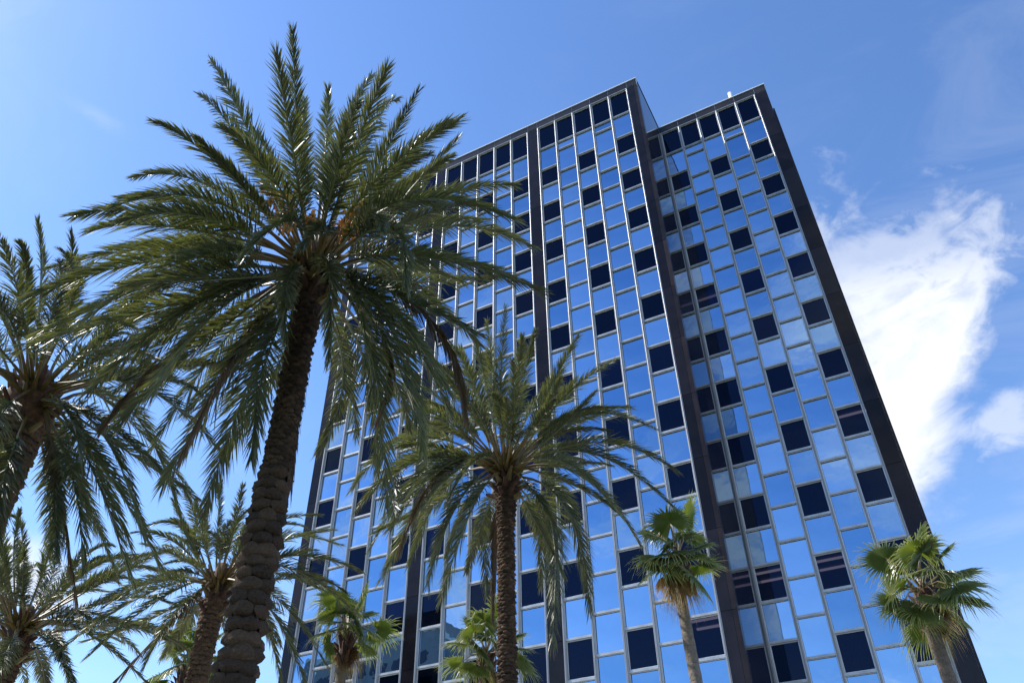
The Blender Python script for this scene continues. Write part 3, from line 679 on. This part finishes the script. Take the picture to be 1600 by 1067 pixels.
 (0.01,-0.21,0.14,0.51,-2,-0.78,0.11,-2.81,-2.11,0),
 (0.09,-0.19,-0.04,0.96,-1.99,-0.85,1.03,-2.24,-2.5,0),
 (-0,-0.2,0.14,1.47,-1.56,-0.93,-0.04,-2.18,-2.75,1),
 (-0.22,-0.02,0.1,-2.12,0.42,0.99,-3.24,-0.3,1.31,0),
 (0.08,-0.2,-0.09,0.91,-2.15,-0.07,1.29,-3.22,-0.52,0),
 (-0.2,0.1,0.08,-2.05,1.11,0.43,-3.13,1.51,-0.49,0),
 (-0.02,0.18,0.22,-1.47,1.58,1.45,-0.17,1.66,3.09,0),
 (0.22,-0.01,0.11,2.04,-1.35,0.27,3.44,-0.18,0.67,0),
 (0.19,0.1,0.12,2.44,-0.94,-0.08,3.05,1.57,-0.75,0),
 (0.19,-0.06,0.12,1.76,-0.52,-0.46,2.66,-0.78,-1,0),
 (-0.16,0.13,0.12,-1.28,1.03,0.92,-1.94,1.56,0.99,0),
 (-0,-0.2,0.02,-0.01,-1.25,1.4,-0.01,-1.92,1.52,0),
 (0.07,0.19,0.2,0.22,0.57,1.82,0.37,0.93,2.24,0),
 (-0.2,-0.03,-0.03,-1.24,-0.2,1.36,-1.92,-0.31,1.68,0),
 (0.17,-0.1,0.19,1.1,-0.65,1.33,1.68,-1,1.29,0),
 (-0,0.2,0.09,-0.01,0.5,1.8,-0.01,0.86,2.22,0),
 (-0.14,-0.15,0.12,-0.97,-1.05,1.21,-1.48,-1.6,1.17,0),
 (0.19,0.07,0.05,0.41,0.16,1.67,0.7,0.27,2.18,0),
 (-0.19,0.07,-0.07,-1.74,0.68,-0.29,-2.63,1.03,-0.78,0),
 (0.13,-0.15,-0.03,1.22,-1.5,0.27,1.85,-2.26,0.1,0),
 (0.03,0.2,-0.1,0.13,0.76,1.36,0.21,1.2,1.69,0),
 (-0.17,-0.1,0.02,-1.53,-0.91,-0.64,-2.32,-1.38,-1.21,0),
 (0.18,-0.08,-0.05,1.26,-0.53,1.01,1.92,-0.8,0.9,0),
 (-0.15,0.13,-0,-1,0.88,1.21,-1.53,1.35,1.29,0),
 (-0.07,-0.19,-0.08,-0.33,-0.88,1.29,-0.51,-1.37,1.59,0),
 (0.14,0.14,-0.05,1.39,1.39,0.48,2.1,2.11,0.31,0),
 (-0.2,0.01,0.13,-1.68,0.11,0.96,-2.55,0.17,0.88,0),
 (0.15,-0.13,0.1,1.3,-1.18,0.86,1.98,-1.79,0.71,0),
 (-0.03,0.2,0.24,-0.29,1.77,0.07,-0.44,2.67,-0.55,0),
 (-0.11,-0.17,0.03,-0.68,-1.06,1.28,-1.05,-1.63,1.36,0),
 (0.2,0,0.19,1.55,0.04,1.14,2.36,0.05,1.28,0),
 (-0.13,0.15,0.2,-1.15,1.32,0.39,-1.74,1.98,0.28,0),
 (0.06,-0.19,0.03,0.47,-1.43,1.31,0.71,-2.2,1.35,0),
 (0.11,0.17,0.08,0.8,1.2,1.22,1.22,1.83,1.37,0),
 (-0.2,-0.01,0.25,-1.44,-0.05,1.2,-2.18,-0.08,1.25,0),
 (0.19,-0.06,0.08,1.32,-0.39,1.26,2.02,-0.6,1.21,0),
 (-0.03,0.2,0.1,-0.35,1.95,0.03,-0.52,2.94,-0.45,0),
 (-0.02,-0.2,-0.04,-0.14,-1.73,-0.43,-0.22,-2.61,-0.98,0),
 (0.18,0.1,-0.06,0.7,0.38,1.42,1.11,0.6,1.69,0)]),
 'corner': dict(hub=(-3.522, -21.871, 7.909), base=(-3.522, -21.871, 0.0), r=(0.2, 0.25), fronds=[(-0.2,0.01,0.09,-1.83,0.59,1.35,-2.24,0.07,2.7,0),
 (0.17,-0.14,0.23,1.89,-1.39,0.22,2.71,-2.13,0.68,0),
 (-0.16,0.1,0.12,-1.05,0.72,1.92,-1.67,1.09,2.89,0),
 (0.2,-0.08,0.03,2.1,-0.96,0.26,3.2,-1.27,0.68,0),
 (-0.08,0.19,0.04,-1.17,1.13,1.63,-0.98,2.5,2.27,0),
 (0.2,0.07,0.13,2.41,-0.41,-0,3.12,1.14,-1.14,0),
 (-0.06,0.21,0.23,-1.43,1.67,1.27,-0.92,3.27,0.88,0),
 (0.21,-0.01,0.09,2.14,-0.39,-0.62,3.04,-0.14,-1.75,0),
 (-0.21,-0.01,0.23,-2.06,0.52,1.28,-2.79,-0.16,2.12,0),
 (0.14,-0.17,-0.04,1.52,-1.81,-0.14,2.11,-2.54,-1.18,0),
 (-0.14,0.17,-0.01,-1.75,1.54,0.56,-2.19,2.69,-0.52,0),
 (0.18,-0.12,-0.01,1.63,-1.48,-0.77,2.35,-1.55,-2.1,0),
 (0.22,0,-0.13,2.25,-0.7,0.23,3.5,0.01,-0.27,0),
 (-0.18,0.09,0.14,-1.61,1.24,1.3,-1.96,0.99,2.74,0),
 (0.19,0.06,0.12,2.3,0.69,0.37,3.5,1.05,-0.32,0),
 (-0.13,0.15,0.17,-1.54,1.83,0.19,-2.34,2.78,-0.52,0),
 (0.04,-0.2,0.08,0.3,-1.52,1.67,0.47,-2.36,1.63,0),
 (0.13,0.15,0.2,0.86,1.04,1.9,1.34,1.63,2.38,0),
 (-0.19,-0.06,-0,-2.37,-0.72,-0.02,-3.61,-1.09,-0.4,0),
 (0.16,-0.12,0.22,1.96,-1.49,0.86,3,-2.28,0.26,0),
 (-0.05,0.19,0.16,-0.4,1.56,2.04,-0.63,2.45,2.36,0),
 (-0.09,-0.18,-0.01,-0.28,-0.55,2.2,-0.5,-0.97,2.54,0),
 (0.2,0.03,0.23,1.61,0.26,1.64,2.48,0.41,1.57,0),
 (-0.17,0.1,0.02,-0.9,0.5,1.93,-1.45,0.81,2.35,0),
 (0.07,-0.19,-0.08,0.62,-1.79,1.16,0.95,-2.75,1.41,0),
 (0.07,0.19,-0.08,0.76,2.15,0.9,1.16,3.29,0.69,0),
 (-0.19,-0.06,-0.03,-0.51,-0.17,2.13,-0.91,-0.31,2.28,0),
 (0.2,-0.04,0.1,2.36,-0.52,0,3.58,-0.79,-0.72,0),
 (-0.15,0.13,0.12,-1.87,1.6,0.22,-2.84,2.44,-0.16,0),
 (-0.08,-0.18,0.17,-0.85,-2.04,0.42,-1.29,-3.09,0.23,0),
 (0.14,0.15,-0.08,0.52,0.56,1.99,0.87,0.94,2.18,0),
 (-0.2,-0.01,0.19,-1.13,-0.05,2.26,-1.82,-0.08,2.49,0),
 (0.14,-0.15,-0.05,1.51,-1.63,-0.33,2.28,-2.48,-0.79,0),
 (-0,0.2,0.23,-0.03,1.61,1.88,-0.05,2.5,2.1,0),
 (-0.09,-0.18,0.04,-1,-1.92,0.42,-1.52,-2.91,0.06,0),
 (0.19,0.07,-0.06,2.18,0.83,0.71,3.32,1.26,0.47,0),
 (-0.14,0.14,0.09,-1.14,1.16,1.69,-1.77,1.8,1.78,0),
 (0.06,-0.19,0.16,0.55,-1.86,1.21,0.84,-2.83,1,0),
 (0.14,0.14,0.09,1.1,1.06,1.63,1.7,1.65,1.91,0),
 (-0.18,-0.1,0.04,-1.86,-1.03,0.87,-2.83,-1.57,0.7,0),
 (0.17,-0.11,-0.04,1.15,-0.74,1.85,1.82,-1.17,2.13,0),
 (-0.12,0.16,0.2,-1.44,1.99,0.51,-2.2,3.03,0.07,0),
 (-0.1,-0.18,-0.03,-0.81,-1.49,1.32,-1.24,-2.29,1.3,0),
 (0.18,0.09,0.19,1.54,0.77,1.81,2.39,1.19,1.93,0),
 (-0.19,0.06,0.25,-2.1,0.65,1.53,-3.22,1,1.34,0),
 (0.06,-0.19,-0.06,0.6,-1.83,1.13,0.92,-2.8,1.05,0),
 (0,0.2,0.06,0.03,1.57,1.86,0.05,2.46,2.21,0),
 (-0.14,-0.14,-0.04,-0.87,-0.91,1.92,-1.38,-1.45,2.22,0),
 (0.19,-0.05,-0.02,2.06,-0.59,-0.55,3.13,-0.89,-1.17,0),
 (-0.14,0.14,0.01,-1.5,1.56,1.11,-2.29,2.38,1.16,0),
 (-0.01,-0.2,0.17,-0.02,-0.62,2.35,-0.04,-1.08,2.72,0),
 (0.11,0.17,0.17,0.41,0.61,2.22,0.69,1.03,2.33,0),
 (-0.2,0.03,0.05,-2.42,0.42,-0.26,-3.68,0.64,-0.89,0),
 (0.15,-0.13,0.16,1.63,-1.49,0.1,2.47,-2.26,-0.25,0),
 (-0.02,0.2,0.22,-0.29,2.32,0.99,-0.44,3.54,0.78,0),
 (-0.12,-0.16,0.01,-0.64,-0.86,1.88,-1.03,-1.37,1.97,0),
 (0.19,0.07,0.19,1.86,0.71,1.56,2.86,1.09,1.86,0),
 (-0.19,0.07,0.17,-2.04,0.78,0.78,-3.1,1.18,0.56,0),
 (0.04,-0.2,-0.09,0.35,-1.57,1.79,0.54,-2.46,2.24,0),
 (0.09,0.18,0.19,1.05,2.22,0.83,1.6,3.39,0.3,0)]),
}
FANS = {
 'right': dict(hub=(14.677, -15.568, 7.49), base=(14.577, -15.568, 0.0), r=(0.125, 0.175), leaves=[(-0.08,0.57,1.22,0),
 (0.29,-1.22,0.5,0),
 (0.71,0.6,0.98,0),
 (0.96,0.82,0.47,0),
 (0.88,-0.76,-0.69,0),
 (0.5,1.22,-0.3,0),
 (-0.5,0.85,0.92,0),
 (-0.69,-1.07,-0.44,0),
 (-0.62,-0.96,-0.72,0),
 (-0.22,-1.01,-0.86,0),
 (-0.26,1.17,-0.63,0),
 (0.39,-1.29,-0.07,0),
 (-0.23,-1.32,-0.14,0),
 (0.32,-1.11,-0.7,0),
 (0.81,-0.97,-0.46,0),
 (0.37,0.04,1.29,0),
 (-0.65,0.32,1.12,0),
 (0.18,-1.12,0.62,0),
 (0.17,0,-0.83,1),
 (0.04,0.14,-0.84,1)]),
 'mid': dict(hub=(10.132, -16.186, 8.902), base=(10.232, -16.186, 0.0), r=(0.12, 0.15), leaves=[(-0.16,0.41,1.28,0),
 (-0.07,-1.35,0.03,0),
 (0.26,0.9,0.97,0),
 (0.87,-0.99,-0.32,0),
 (0.29,1.31,0.1,0),
 (-0.31,-1.24,-0.44,0),
 (-1.09,0.79,0.04,0),
 (-0.17,-0.87,-1.02,1),
 (0.09,-0.7,-1.15,1),
 (0.58,-0.66,-1.03,0),
 (0.45,-1.27,-0.06,0),
 (0.13,-1.28,-0.41,0),
 (0.52,-1.11,-0.57,0),
 (-0.17,-1.14,-0.71,0),
 (0.52,0.08,1.23,0),
 (-0.72,0.39,1.05,0),
 (0.22,-1.11,0.64,0),
 (0.51,1.13,0.22,0),
 (0.32,0,-0.79,1),
 (0.04,0.15,-0.84,1),
 (-0.28,0.17,-0.78,1),
 (-0.08,-0.08,-0.84,1),
 (0.09,-0.17,-0.83,1)]),
 'leftlow': dict(hub=(1.39, -16.494, 8.668), base=(1.49, -16.494, 0.0), r=(0.13, 0.17), leaves=[(-0.48,0.47,1.17,0),
 (0.4,-1.28,0.17,0),
 (-0.18,0.97,0.93,0),
 (1.25,-0.39,-0.33,0),
 (-0.2,1.33,-0.17,0),
 (0.2,-1.27,-0.41,0),
 (-1.22,0.57,-0.04,0),
 (1.01,-0.89,-0.05,0),
 (0.59,-1.2,-0.15,0),
 (1.06,-0.6,-0.59,0),
 (0.4,0.13,1.28,0),
 (-0.62,0.39,1.12,0),
 (0.16,-1.02,0.8,0),
 (0.54,1.12,0.26,0),
 (0.18,0,-0.83,1),
 (0.04,0.15,-0.84,1)]),
 'behindtrunk': dict(hub=(4.733, -15.175, 7.938), base=(4.833, -15.175, 0.0), r=(0.13, 0.17), leaves=[(-0.4,0.51,1.19,0),
 (0.2,-1.29,0.36,0),
 (0.03,0.77,1.11,0),
 (0.44,1.06,0.71,0),
 (1.29,-0.12,-0.39,0),
 (-0.01,-1.35,-0.07,0),
 (-1.28,0.43,0,0),
 (0.45,-1.24,-0.27,0),
 (0.96,0.87,-0.38,0),
 (0.79,-1.09,0.01,0),
 (0.2,-1.09,-0.76,0),
 (0.43,0.11,1.27,0),
 (-0.67,0.39,1.08,0),
 (0.44,-0.96,0.77,0),
 (0.62,1.05,0.36,0),
 (0.27,0,-0.8,1),
 (0.09,0.32,-0.78,1)]),
 'tiny': dict(hub=(-5.1, -15.695, 8.99), base=(-5.0, -15.695, 0.0), r=(0.17, 0.25), leaves=[(-0.82,0.4,1,0),
 (0.62,-1.2,0.12,0),
 (-0.64,0.79,0.88,0),
 (0.61,-1.14,-0.39,0),
 (-0.48,1.13,0.56,0),
 (0.41,0.06,1.28,0),
 (-0.76,0.35,1.03,0),
 (0.23,-1.04,0.75,0),
 (0.59,1.06,0.4,0),
 (-1.13,-0.37,-0.29,0),
 (0.98,-0.33,-0.6,0),
 (-0.49,0.64,-0.86,0),
 (-0.13,-0.42,1.27,0),
 (0.66,0.46,1.06,0),
 (-1.08,0.17,0.7,0),
 (0.85,-0.86,0.41,0),
 (-0.02,1.22,-0.16,0),
 (-0.63,-0.76,-0.67,0),
 (0.65,0.1,-0.96,0),
 (0.1,0,-0.84,1),
 (0.06,0.21,-0.82,1)]),
}

# ------------------------------------------------------------------ palms
def bez(P0, P1, P2, t): return P0 * ((1 - t) ** 2) + P1 * (2 * t * (1 - t)) + P2 * (t * t)
def frond_mesh(q, n, width, seed):
    """one feather frond: tapering rachis and two ranks of narrow leaflets"""
    rng = np.random.RandomState(seed)
    P0, P1, P2 = (np.array(q[0:3]), np.array(q[3:6]), np.array(q[6:9])); dead = q[9] > 0
    sag = rng.uniform(.0, .35); sway = rng.normal(0, .10, 3)
    def bez(a, b, c, t): return a * ((1 - t) ** 2) + b * (2 * t * (1 - t)) + c * (t * t) + (sway * math.sin(math.pi * t) - np.array([0, 0, sag]) * t ** 3)
    s = MB(); pts = [bez(P0, P1, P2, i / 12) for i in range(13)]
    Ln = sum(np.linalg.norm(pts[i + 1] - pts[i]) for i in range(12))
    rad = [max(.005, .032 * (1 - i / 12) ** 1.5 + .004) * (1.5 if i == 0 else 1) * (Ln / 4) ** .5 for i in range(13)]
    s.tube(pts[:4], rad[:4], 5, 1); s.tube(pts[3:], rad[3:], 4, 2)
    up = np.array([0, 0, 1.])
    ch = (P2 - P0) / np.linalg.norm(P2 - P0); pl = np.cross(ch, up); pl /= max(np.linalg.norm(pl), 1e-3)
    roll0 = rng.normal(0, .35)
    lv, lf, tips = [], [], []
    for sd in (-1, 1):
        for i in range(n):
            t = .26 + .74 * ((i + rng.uniform(-.3, .3)) / (n - 1)); t = min(max(t, .1), .998)
            p = bez(P0, P1, P2, t); T = bez(P0, P1, P2, min(t + .01, 1.01)) - bez(P0, P1, P2, t - .01); T /= np.linalg.norm(T)
            side = np.cross(T, up); nn = np.linalg.norm(side)
            side = side / nn if nn > .15 else pl
            if np.dot(side, pl) < 0 and nn < .6: side = -side
            nor = np.cross(side, T)
            if rng.rand() < .07: continue
            u = max(0, (t - .26) / .74)
            ln = (.56 if u > .12 else .32 + 2. * u) * (1 - .55 * u ** 2.2) * (Ln / 4.2) * rng.uniform(.85, 1.12)
            ang = math.radians(47 - 30 * u + rng.uniform(-6, 6))
            vee = math.radians(rng.choice([8, 34, 62]) + rng.uniform(-7, 7)) + roll0 * sd * .5
            if dead: ang *= .45; vee -= .8; ln *= .9
            lat = side * sd * math.cos(vee) + nor * math.sin(vee)
            d = T * math.cos(ang) + lat * math.sin(ang)
            w = width * rng.uniform(.8, 1.15) * (1 - .3 * u)
            wd = np.cross(d, nor * math.cos(vee) - side * sd * math.sin(vee) + rng.normal(0, .35, 3)); wd /= max(np.linalg.norm(wd), 1e-3)
            dr = (.26 if not dead else .35) * ln * rng.uniform(.4, 1.5)
            m_ = p + d * ln * .5 - up * dr * .25; e = p + d * ln - up * dr
            o = len(lv); lv += [p + wd * w * .35, p - wd * w * .35, m_ + wd * w * .5, m_ - wd * w * .5, e]
            lf += [(o, o + 1, o + 3, o + 2), (o + 2, o + 3, o + 4)]
            tp = .0 if dead else rng.uniform(0, .25); tips += [0, 0, tp * .4, tp * .4, min(1, tp + rng.choice([0, .35], p=[.6, .4]))]
    s.add(lv, lf, 0, tips)
    return s.mesh('frond', [M_dead if dead else M_leaf, M_pet if not dead else M_dead, M_rach if not dead else M_dead], False, True)

def boss_mesh(i):
    """a pillow shaped leaf base: bulges out, overhangs at its lower lip (local +x is outward)"""
    rng = np.random.RandomState(i); s = MB(); nu, nv = 8, 6; vs = []; fs = []
    for a in range(nv + 1):
        for b_ in range(nu + 1):
            y = -1 + 2 * b_ / nu; z = -1 + 2 * a / nv
            k = max(0, 1 - y * y) ** .75 * max(0, 1 - z * z) ** .5; zf = 1 - .5 * abs(y) ** 2.2
            vs.append((k * (1 + .3 * (z < 0)) * (1 + rng.normal(0, .13)), y * (1 - .12 * z * z), z * zf - .15 * abs(y) + rng.normal(0, .03)))
    for a in range(nv):
        for b_ in range(nu): o = a * (nu + 1) + b_; fs.append((o, o + 1, o + nu + 2, o + nu + 1))
    s.add(vs, fs); return s.mesh('leaf_base', [M_boss], True)
BOSS = [boss_mesh(i) for i in range(6)]

def date_palm(key, label, nleaf, width, detail, curve=(0, 0)):
    P = PALMS[key]; hub = Vector(P['hub']); base = Vector(P['base']); r1, r0 = P['r']
    root = thing('date_palm', base, label, 'palm tree', 'date palms in front of the tower')
    H = hub.z; off = hub - base
    def axis(z):
        u = z / H; return Vector((off.x * u + curve[0] * math.sin(u * math.pi), off.y * u + curve[1] * math.sin(u * math.pi), z))
    def rad(z):
        u = z / H; r = r0 + (r1 - r0) * min(1, max(0, (u - .60) / .08)) if detail else r0 + (r1 - r0) * u
        if u < .08: r += (.08 - u) * 2.2
        if u > .86: r += (u - .86) * (.75 if detail else .5)
        return r
    s = MB(); nz = int(H / (.055 if detail else .08)); ns = 30; vs = []; fs = []
    
    for i in range(nz + 1):
        z = H * i / nz; c = axis(z); r = rad(z)
        for k in range(ns):
            th = 2 * math.pi * k / ns
            sc = .5 + .5 * math.cos(th * 8 + (z / .16) * math.pi * 1.0 * (1 if (i // 1) else 1))
            rr_ = r * (1 - .035 + .03 * sc * (1 if i % 2 else -.6) + random.uniform(-.022, .022))
            vs.append((c.x + rr_ * math.cos(th), c.y + rr_ * math.sin(th), z))
    for i in range(nz):
        for k in range(ns): k2 = (k + 1) % ns; fs.append((i * ns + k, i * ns + k2, (i + 1) * ns + k2, (i + 1) * ns + k))
    s.add(vs, fs); trunk = obj('trunk', s.mesh('trunk', [M_bark], True), root)
    # leaf bases in spirals round the trunk
    items = []; z = .15; j = 0
    while z < H * .965:
        if detail: pil = 1 if (z < H * .645 and key == 'main') else 0; dz = .15 if pil else .066
        else: pil = 0; dz = .105
        npr = 5 if pil else 9
        r = rad(z)
        for k in range(npr):
            th = 2 * math.pi * (k + .5 * (j % 2) + random.uniform(-.08, .08)) / npr + j * .045
            c = axis(z) + Vector((math.cos(th), math.sin(th), 0)) * (r * .955)
            sy = math.pi * r / npr * (1.28 if pil else 1.15) * random.uniform(.9, 1.12); sz = dz * (.62 if pil else .60) * random.uniform(.85, 1.2); sx = (.085 if pil else .048) * random.uniform(.7, 1.25)
            items.append((c + Vector((0, 0, random.uniform(-.02, .02))), th, (sx, sy, sz), random.choice(BOSS)))
        z += dz * random.uniform(.92, 1.08); j += 1
    def vis(q):
        p = q[0] + base; facing = (CP - p).normalized().dot(Vector((math.cos(q[1]), math.sin(q[1]), 0)))
        return (0 if (inview(p, 10) and facing > -.25) else 1, -q[2][1] * q[2][2] / max(1, pixel(p)[2]))
    items.sort(key=vis); rest = MB()
    for i, (c, th, sc, me) in enumerate(items):
        if detail and i < 300:
            o = obj('leaf_base', me, trunk, c); o.rotation_euler = (random.uniform(-.12, .12), random.uniform(-.25, .1), th); o.scale = sc
        else:
            M = Matrix.Translation(c) @ Matrix.Rotation(th, 4, 'Z') @ Matrix.Diagonal((*sc, 1))
            rest.add([M @ v.co for v in me.vertices], [tuple(p.vertices) for p in me.polygons])
    if rest.v: obj('bark_scales', rest.mesh('bark_scales', [M_boss], True), trunk, kind='stuff')
    fb = MB()
    for i in range(520 if detail else 160):      # loose fibres and torn leaf-base splinters
        z_ = H * random.uniform(.08, .95) if i % 3 else H * random.uniform(.8, .97); th = random.uniform(0, 6.283); r = rad(z_) * 1.04
        a = axis(z_) + Vector((math.cos(th), math.sin(th), 0)) * r; tg = Vector((-math.sin(th), math.cos(th), 0)); ou = Vector((math.cos(th), math.sin(th), 0))
        l_ = random.uniform(.05, .17); w_ = random.uniform(.004, .012); e = a + ou * random.uniform(.02, .09) + tg * random.uniform(-.05, .05) + Vector((0, 0, random.choice([1, 1, -1]) * l_))
        fb.add([a - tg * w_, a + tg * w_, e], [(0, 1, 2)])
    obj('bark_fibres', fb.mesh('bark_fibres', [M_fib]), trunk, kind='stuff')
    # stubs of cut leaves under the crown
    hoff = Vector(off)
    for i in range(46 if detail else 34):
        th = i * 2.39996; u = i / (45 if detail else 33); zz = -.75 + .95 * u; el = math.radians(18 + 48 * u); ln = random.uniform(.26, .42)
        d = Vector((math.cos(th) * math.cos(el), math.sin(th) * math.cos(el), math.sin(el))); a = hoff + Vector((math.cos(th), math.sin(th), 0)) * (r1 * .95) + Vector((0, 0, zz))
        m = MB(); m.tube([a, a + d * ln * .6, a + d * ln], [.085, .05, .034] if detail else [.07, .04, .025], 5); obj('leaf_stub', m.mesh('leaf_stub', [M_stub if i % 3 else M_pet]), root)
    m = MB(); m.tube([hoff + Vector((0, 0, z_)) for z_ in (-.9, -.5, -.1, .25, .55)], [r1 * .9, r1 * 1.3, r1 * 1.25, r1 * .9, .1], 14); obj('fibre_crown', m.mesh('fibre_crown', [M_fib], True), root)
    for i, q in enumerate(P['fronds']):
        o = obj('frond', frond_mesh(q, nleaf, width, hash(key) % 1000 if False else sum(map(ord, key)) * 7 + i), root, hoff)
        if q[9]: o['label'] = 'dead brown frond hanging from the crown'
    return root, hoff
pm, hm = date_palm('main', 'tallest date palm at centre left with thick knobbly trunk and orange date clusters', 150, .024, True, (.05, .0))
date_palm('centre', 'date palm right of centre with slim straight trunk before the glass tower', 170, .022, True)
date_palm('left', 'date palm cut off by the left edge of the photo with drooping dark fronds', 136, .024, False)
date_palm('behind', 'smaller date palm standing behind the knobbly trunk of the tallest palm', 124, .025, False)
date_palm('corner', 'date palm low in the bottom left corner with dark crown', 124, .026, False)
# date clusters on the tall palm
def fruit(dirv, ln, seed, spread=.25):
    rng = random.Random(seed); m = MB(); d = Vector(dirv).normalized(); a = hm + d * .2
    m.tube([a, a + d * ln * .6 + Vector((0, 0, .1)), a + d * ln], [.025, .018, .012], 5, 0)
    for k in range(64):
        e = a + d * ln * rng.uniform(.6, 1.0); v = Vector((rng.gauss(0, 1), rng.gauss(0, 1), rng.gauss(-.5, .7))).normalized() * spread * rng.uniform(.5, 1.4)
        m.tube([e, e + v], .004, 3, 0)
        for j in range(3):
            c = e + v * rng.uniform(.5, 1.05); r = .026
            m.add([c + Vector(q) * r for q in ((1, 0, 0), (-1, 0, 0), (0, 1, 0), (0, -1, 0), (0, 0, 1.3), (0, 0, -1.3))], [(0, 2, 4), (2, 1, 4), (1, 3, 4), (3, 0, 4), (2, 0, 5), (1, 2, 5), (3, 1, 5), (0, 3, 5)], 1)
    obj('date_cluster', m.mesh('date_cluster', [M_pet, M_fruit]), pm)
rt_ = CR; tc_ = -CF
fruit(CR * -.32 + CU * .98 - CF * .85, 1.3, 1, .27)
fruit(CR * .85 + CU * .80 - CF * .8, 1.25, 2, .22)
fruit(CR * .12 + CU * .95 - CF * .75, .85, 3, .14)

def fan_mesh(q, seed):
    rng = np.random.RandomState(seed); C_ = Vector(q[:3]); dry = q[3] > 0; s = MB(); up = Vector((0, 0, 1))
    Lh = C_.length; hs_ = C_ * (.70 if not dry else .5)
    start = C_.normalized() * .08
    midp = (start + hs_) / 2 + up * .08 * Lh
    s.tube([start, midp, hs_], [.024, .016, .012], 4, 1)
    ax = (hs_ - midp).normalized(); side = ax.cross(up)
    if side.length < .2: side = ax.cross(Vector((rng.normal(), rng.normal(), 0)).normalized())
    side.normalize(); rl = rng.normal(0, .6); nor = side.cross(ax); side = (side * math.cos(rl) + nor * math.sin(rl)).normalized(); nor = side.cross(ax).normalized()
    R = (.68 if not dry else .62) * rng.uniform(.9, 1.12); n = 50; A = math.radians(148 if not dry else 70)
    droop = rng.uniform(.12, .5) if not dry else .6
    vs = [hs_]; tip = [0]; fs = []
    def pt(th, r, lift, dr):
        return hs_ + (ax * math.cos(th) + side * math.sin(th)) * r + nor * (lift + .10 * r * math.cos(th)) - up * dr
    half = []
    for i in range(2 * n + 1):
        th = -A + 2 * A * i / (2 * n); r = R * .42; z = .018 * (1 if i % 2 else -1)
        vs.append(pt(th, r, z, droop * .12 * R)); tip.append(.05)
    for i in range(2 * n): fs.append((0, i + 1, i + 2))
    for i in range(n):
        a = 1 + 2 * i; th = -A + 2 * A * (2 * i + 1) / (2 * n); rr_ = R * (1 - .22 * (abs(th) / A) ** 2) * rng.uniform(.88, 1.08); dj = droop * rng.uniform(.6, 1.6)
        w = A / n * .62
        o = len(vs); rm = R * .42 + (rr_ - R * .42) * .55; jt = rng.normal(0, .03)
        vs += [pt(th - w * .55 + jt, rm, .0, dj * .38 * R), pt(th + w * .55 + jt, rm, .0, dj * .38 * R), pt(th + jt * 2, rr_, 0, dj * 1.0 * R)]; tip += [.25, .25, rng.choice([.55, 1.])]
        fs += [(a, a + 1, o), (a + 1, o + 1, o), (a + 1, a + 2, o + 1), (o, o + 1, o + 2)]
    s.add(vs, fs, 0, tip)
    return s.mesh('fan_leaf', [M_fan if not dry else M_fandry, M_pet], False, True)
def fan_palm(key, label):
    P = FANS[key]; hub = Vector(P['hub']); base = Vector(P['base']); r1, r0 = P['r']; root = thing('fan_palm', base, label, 'palm tree', 'fan palms close to the tower')
    off = hub - base; H = hub.z; s = MB(); pts = []; rad = []
    n = 60
    for i in range(n + 1):
        u = i / n; pts.append((off.x * u + .06 * math.sin(u * 5), off.y * u, H * u)); rad.append((r0 + (r1 - r0) * min(1, u * 1.2) + (.12 * max(0, .06 - u) / .06)) * (1 + (.03 if i % 2 else -.02)))
    s.tube(pts, rad, 16); tk = obj('trunk', s.mesh('trunk', [M_wbark], True), root)
    for i in range(26):
        th = i * 2.39996; u = i / 25; zz = -.85 + .8 * u; el = math.radians(25 + 40 * u); d = Vector((math.cos(th) * math.cos(el), math.sin(th) * math.cos(el), math.sin(el))); a = off + Vector((math.cos(th), math.sin(th), 0)) * (r1 * .9) + Vector((0, 0, zz))
        m = MB(); m.tube([a - Vector((0, 0, .08)), a + d * .14, a + d * .26], [.06, .045, .02], 5); obj('leaf_stub', m.mesh('leaf_stub', [M_stub]), root)
    for i, q in enumerate(P['leaves']):
        o = obj('fan_leaf', fan_mesh(q, sum(map(ord, key)) * 5 + i), root, off)
        if q[3]: o['label'] = 'dry yellow brown fan leaf hanging down'
    return root
fan_palm('right', 'fan palm at lower right against the sky beside the tower corner')
fan_palm('mid', 'fan palm before the inner corner of the tower with a dry orange leaf')
fan_palm('leftlow', 'fan palm between the tallest date palm trunk and the slim central trunk')
fan_palm('behindtrunk', 'fan palm half hidden behind the slim trunk of the central date palm')
fan_palm('tiny', 'small fan palm crown low at left behind the smaller date palm')
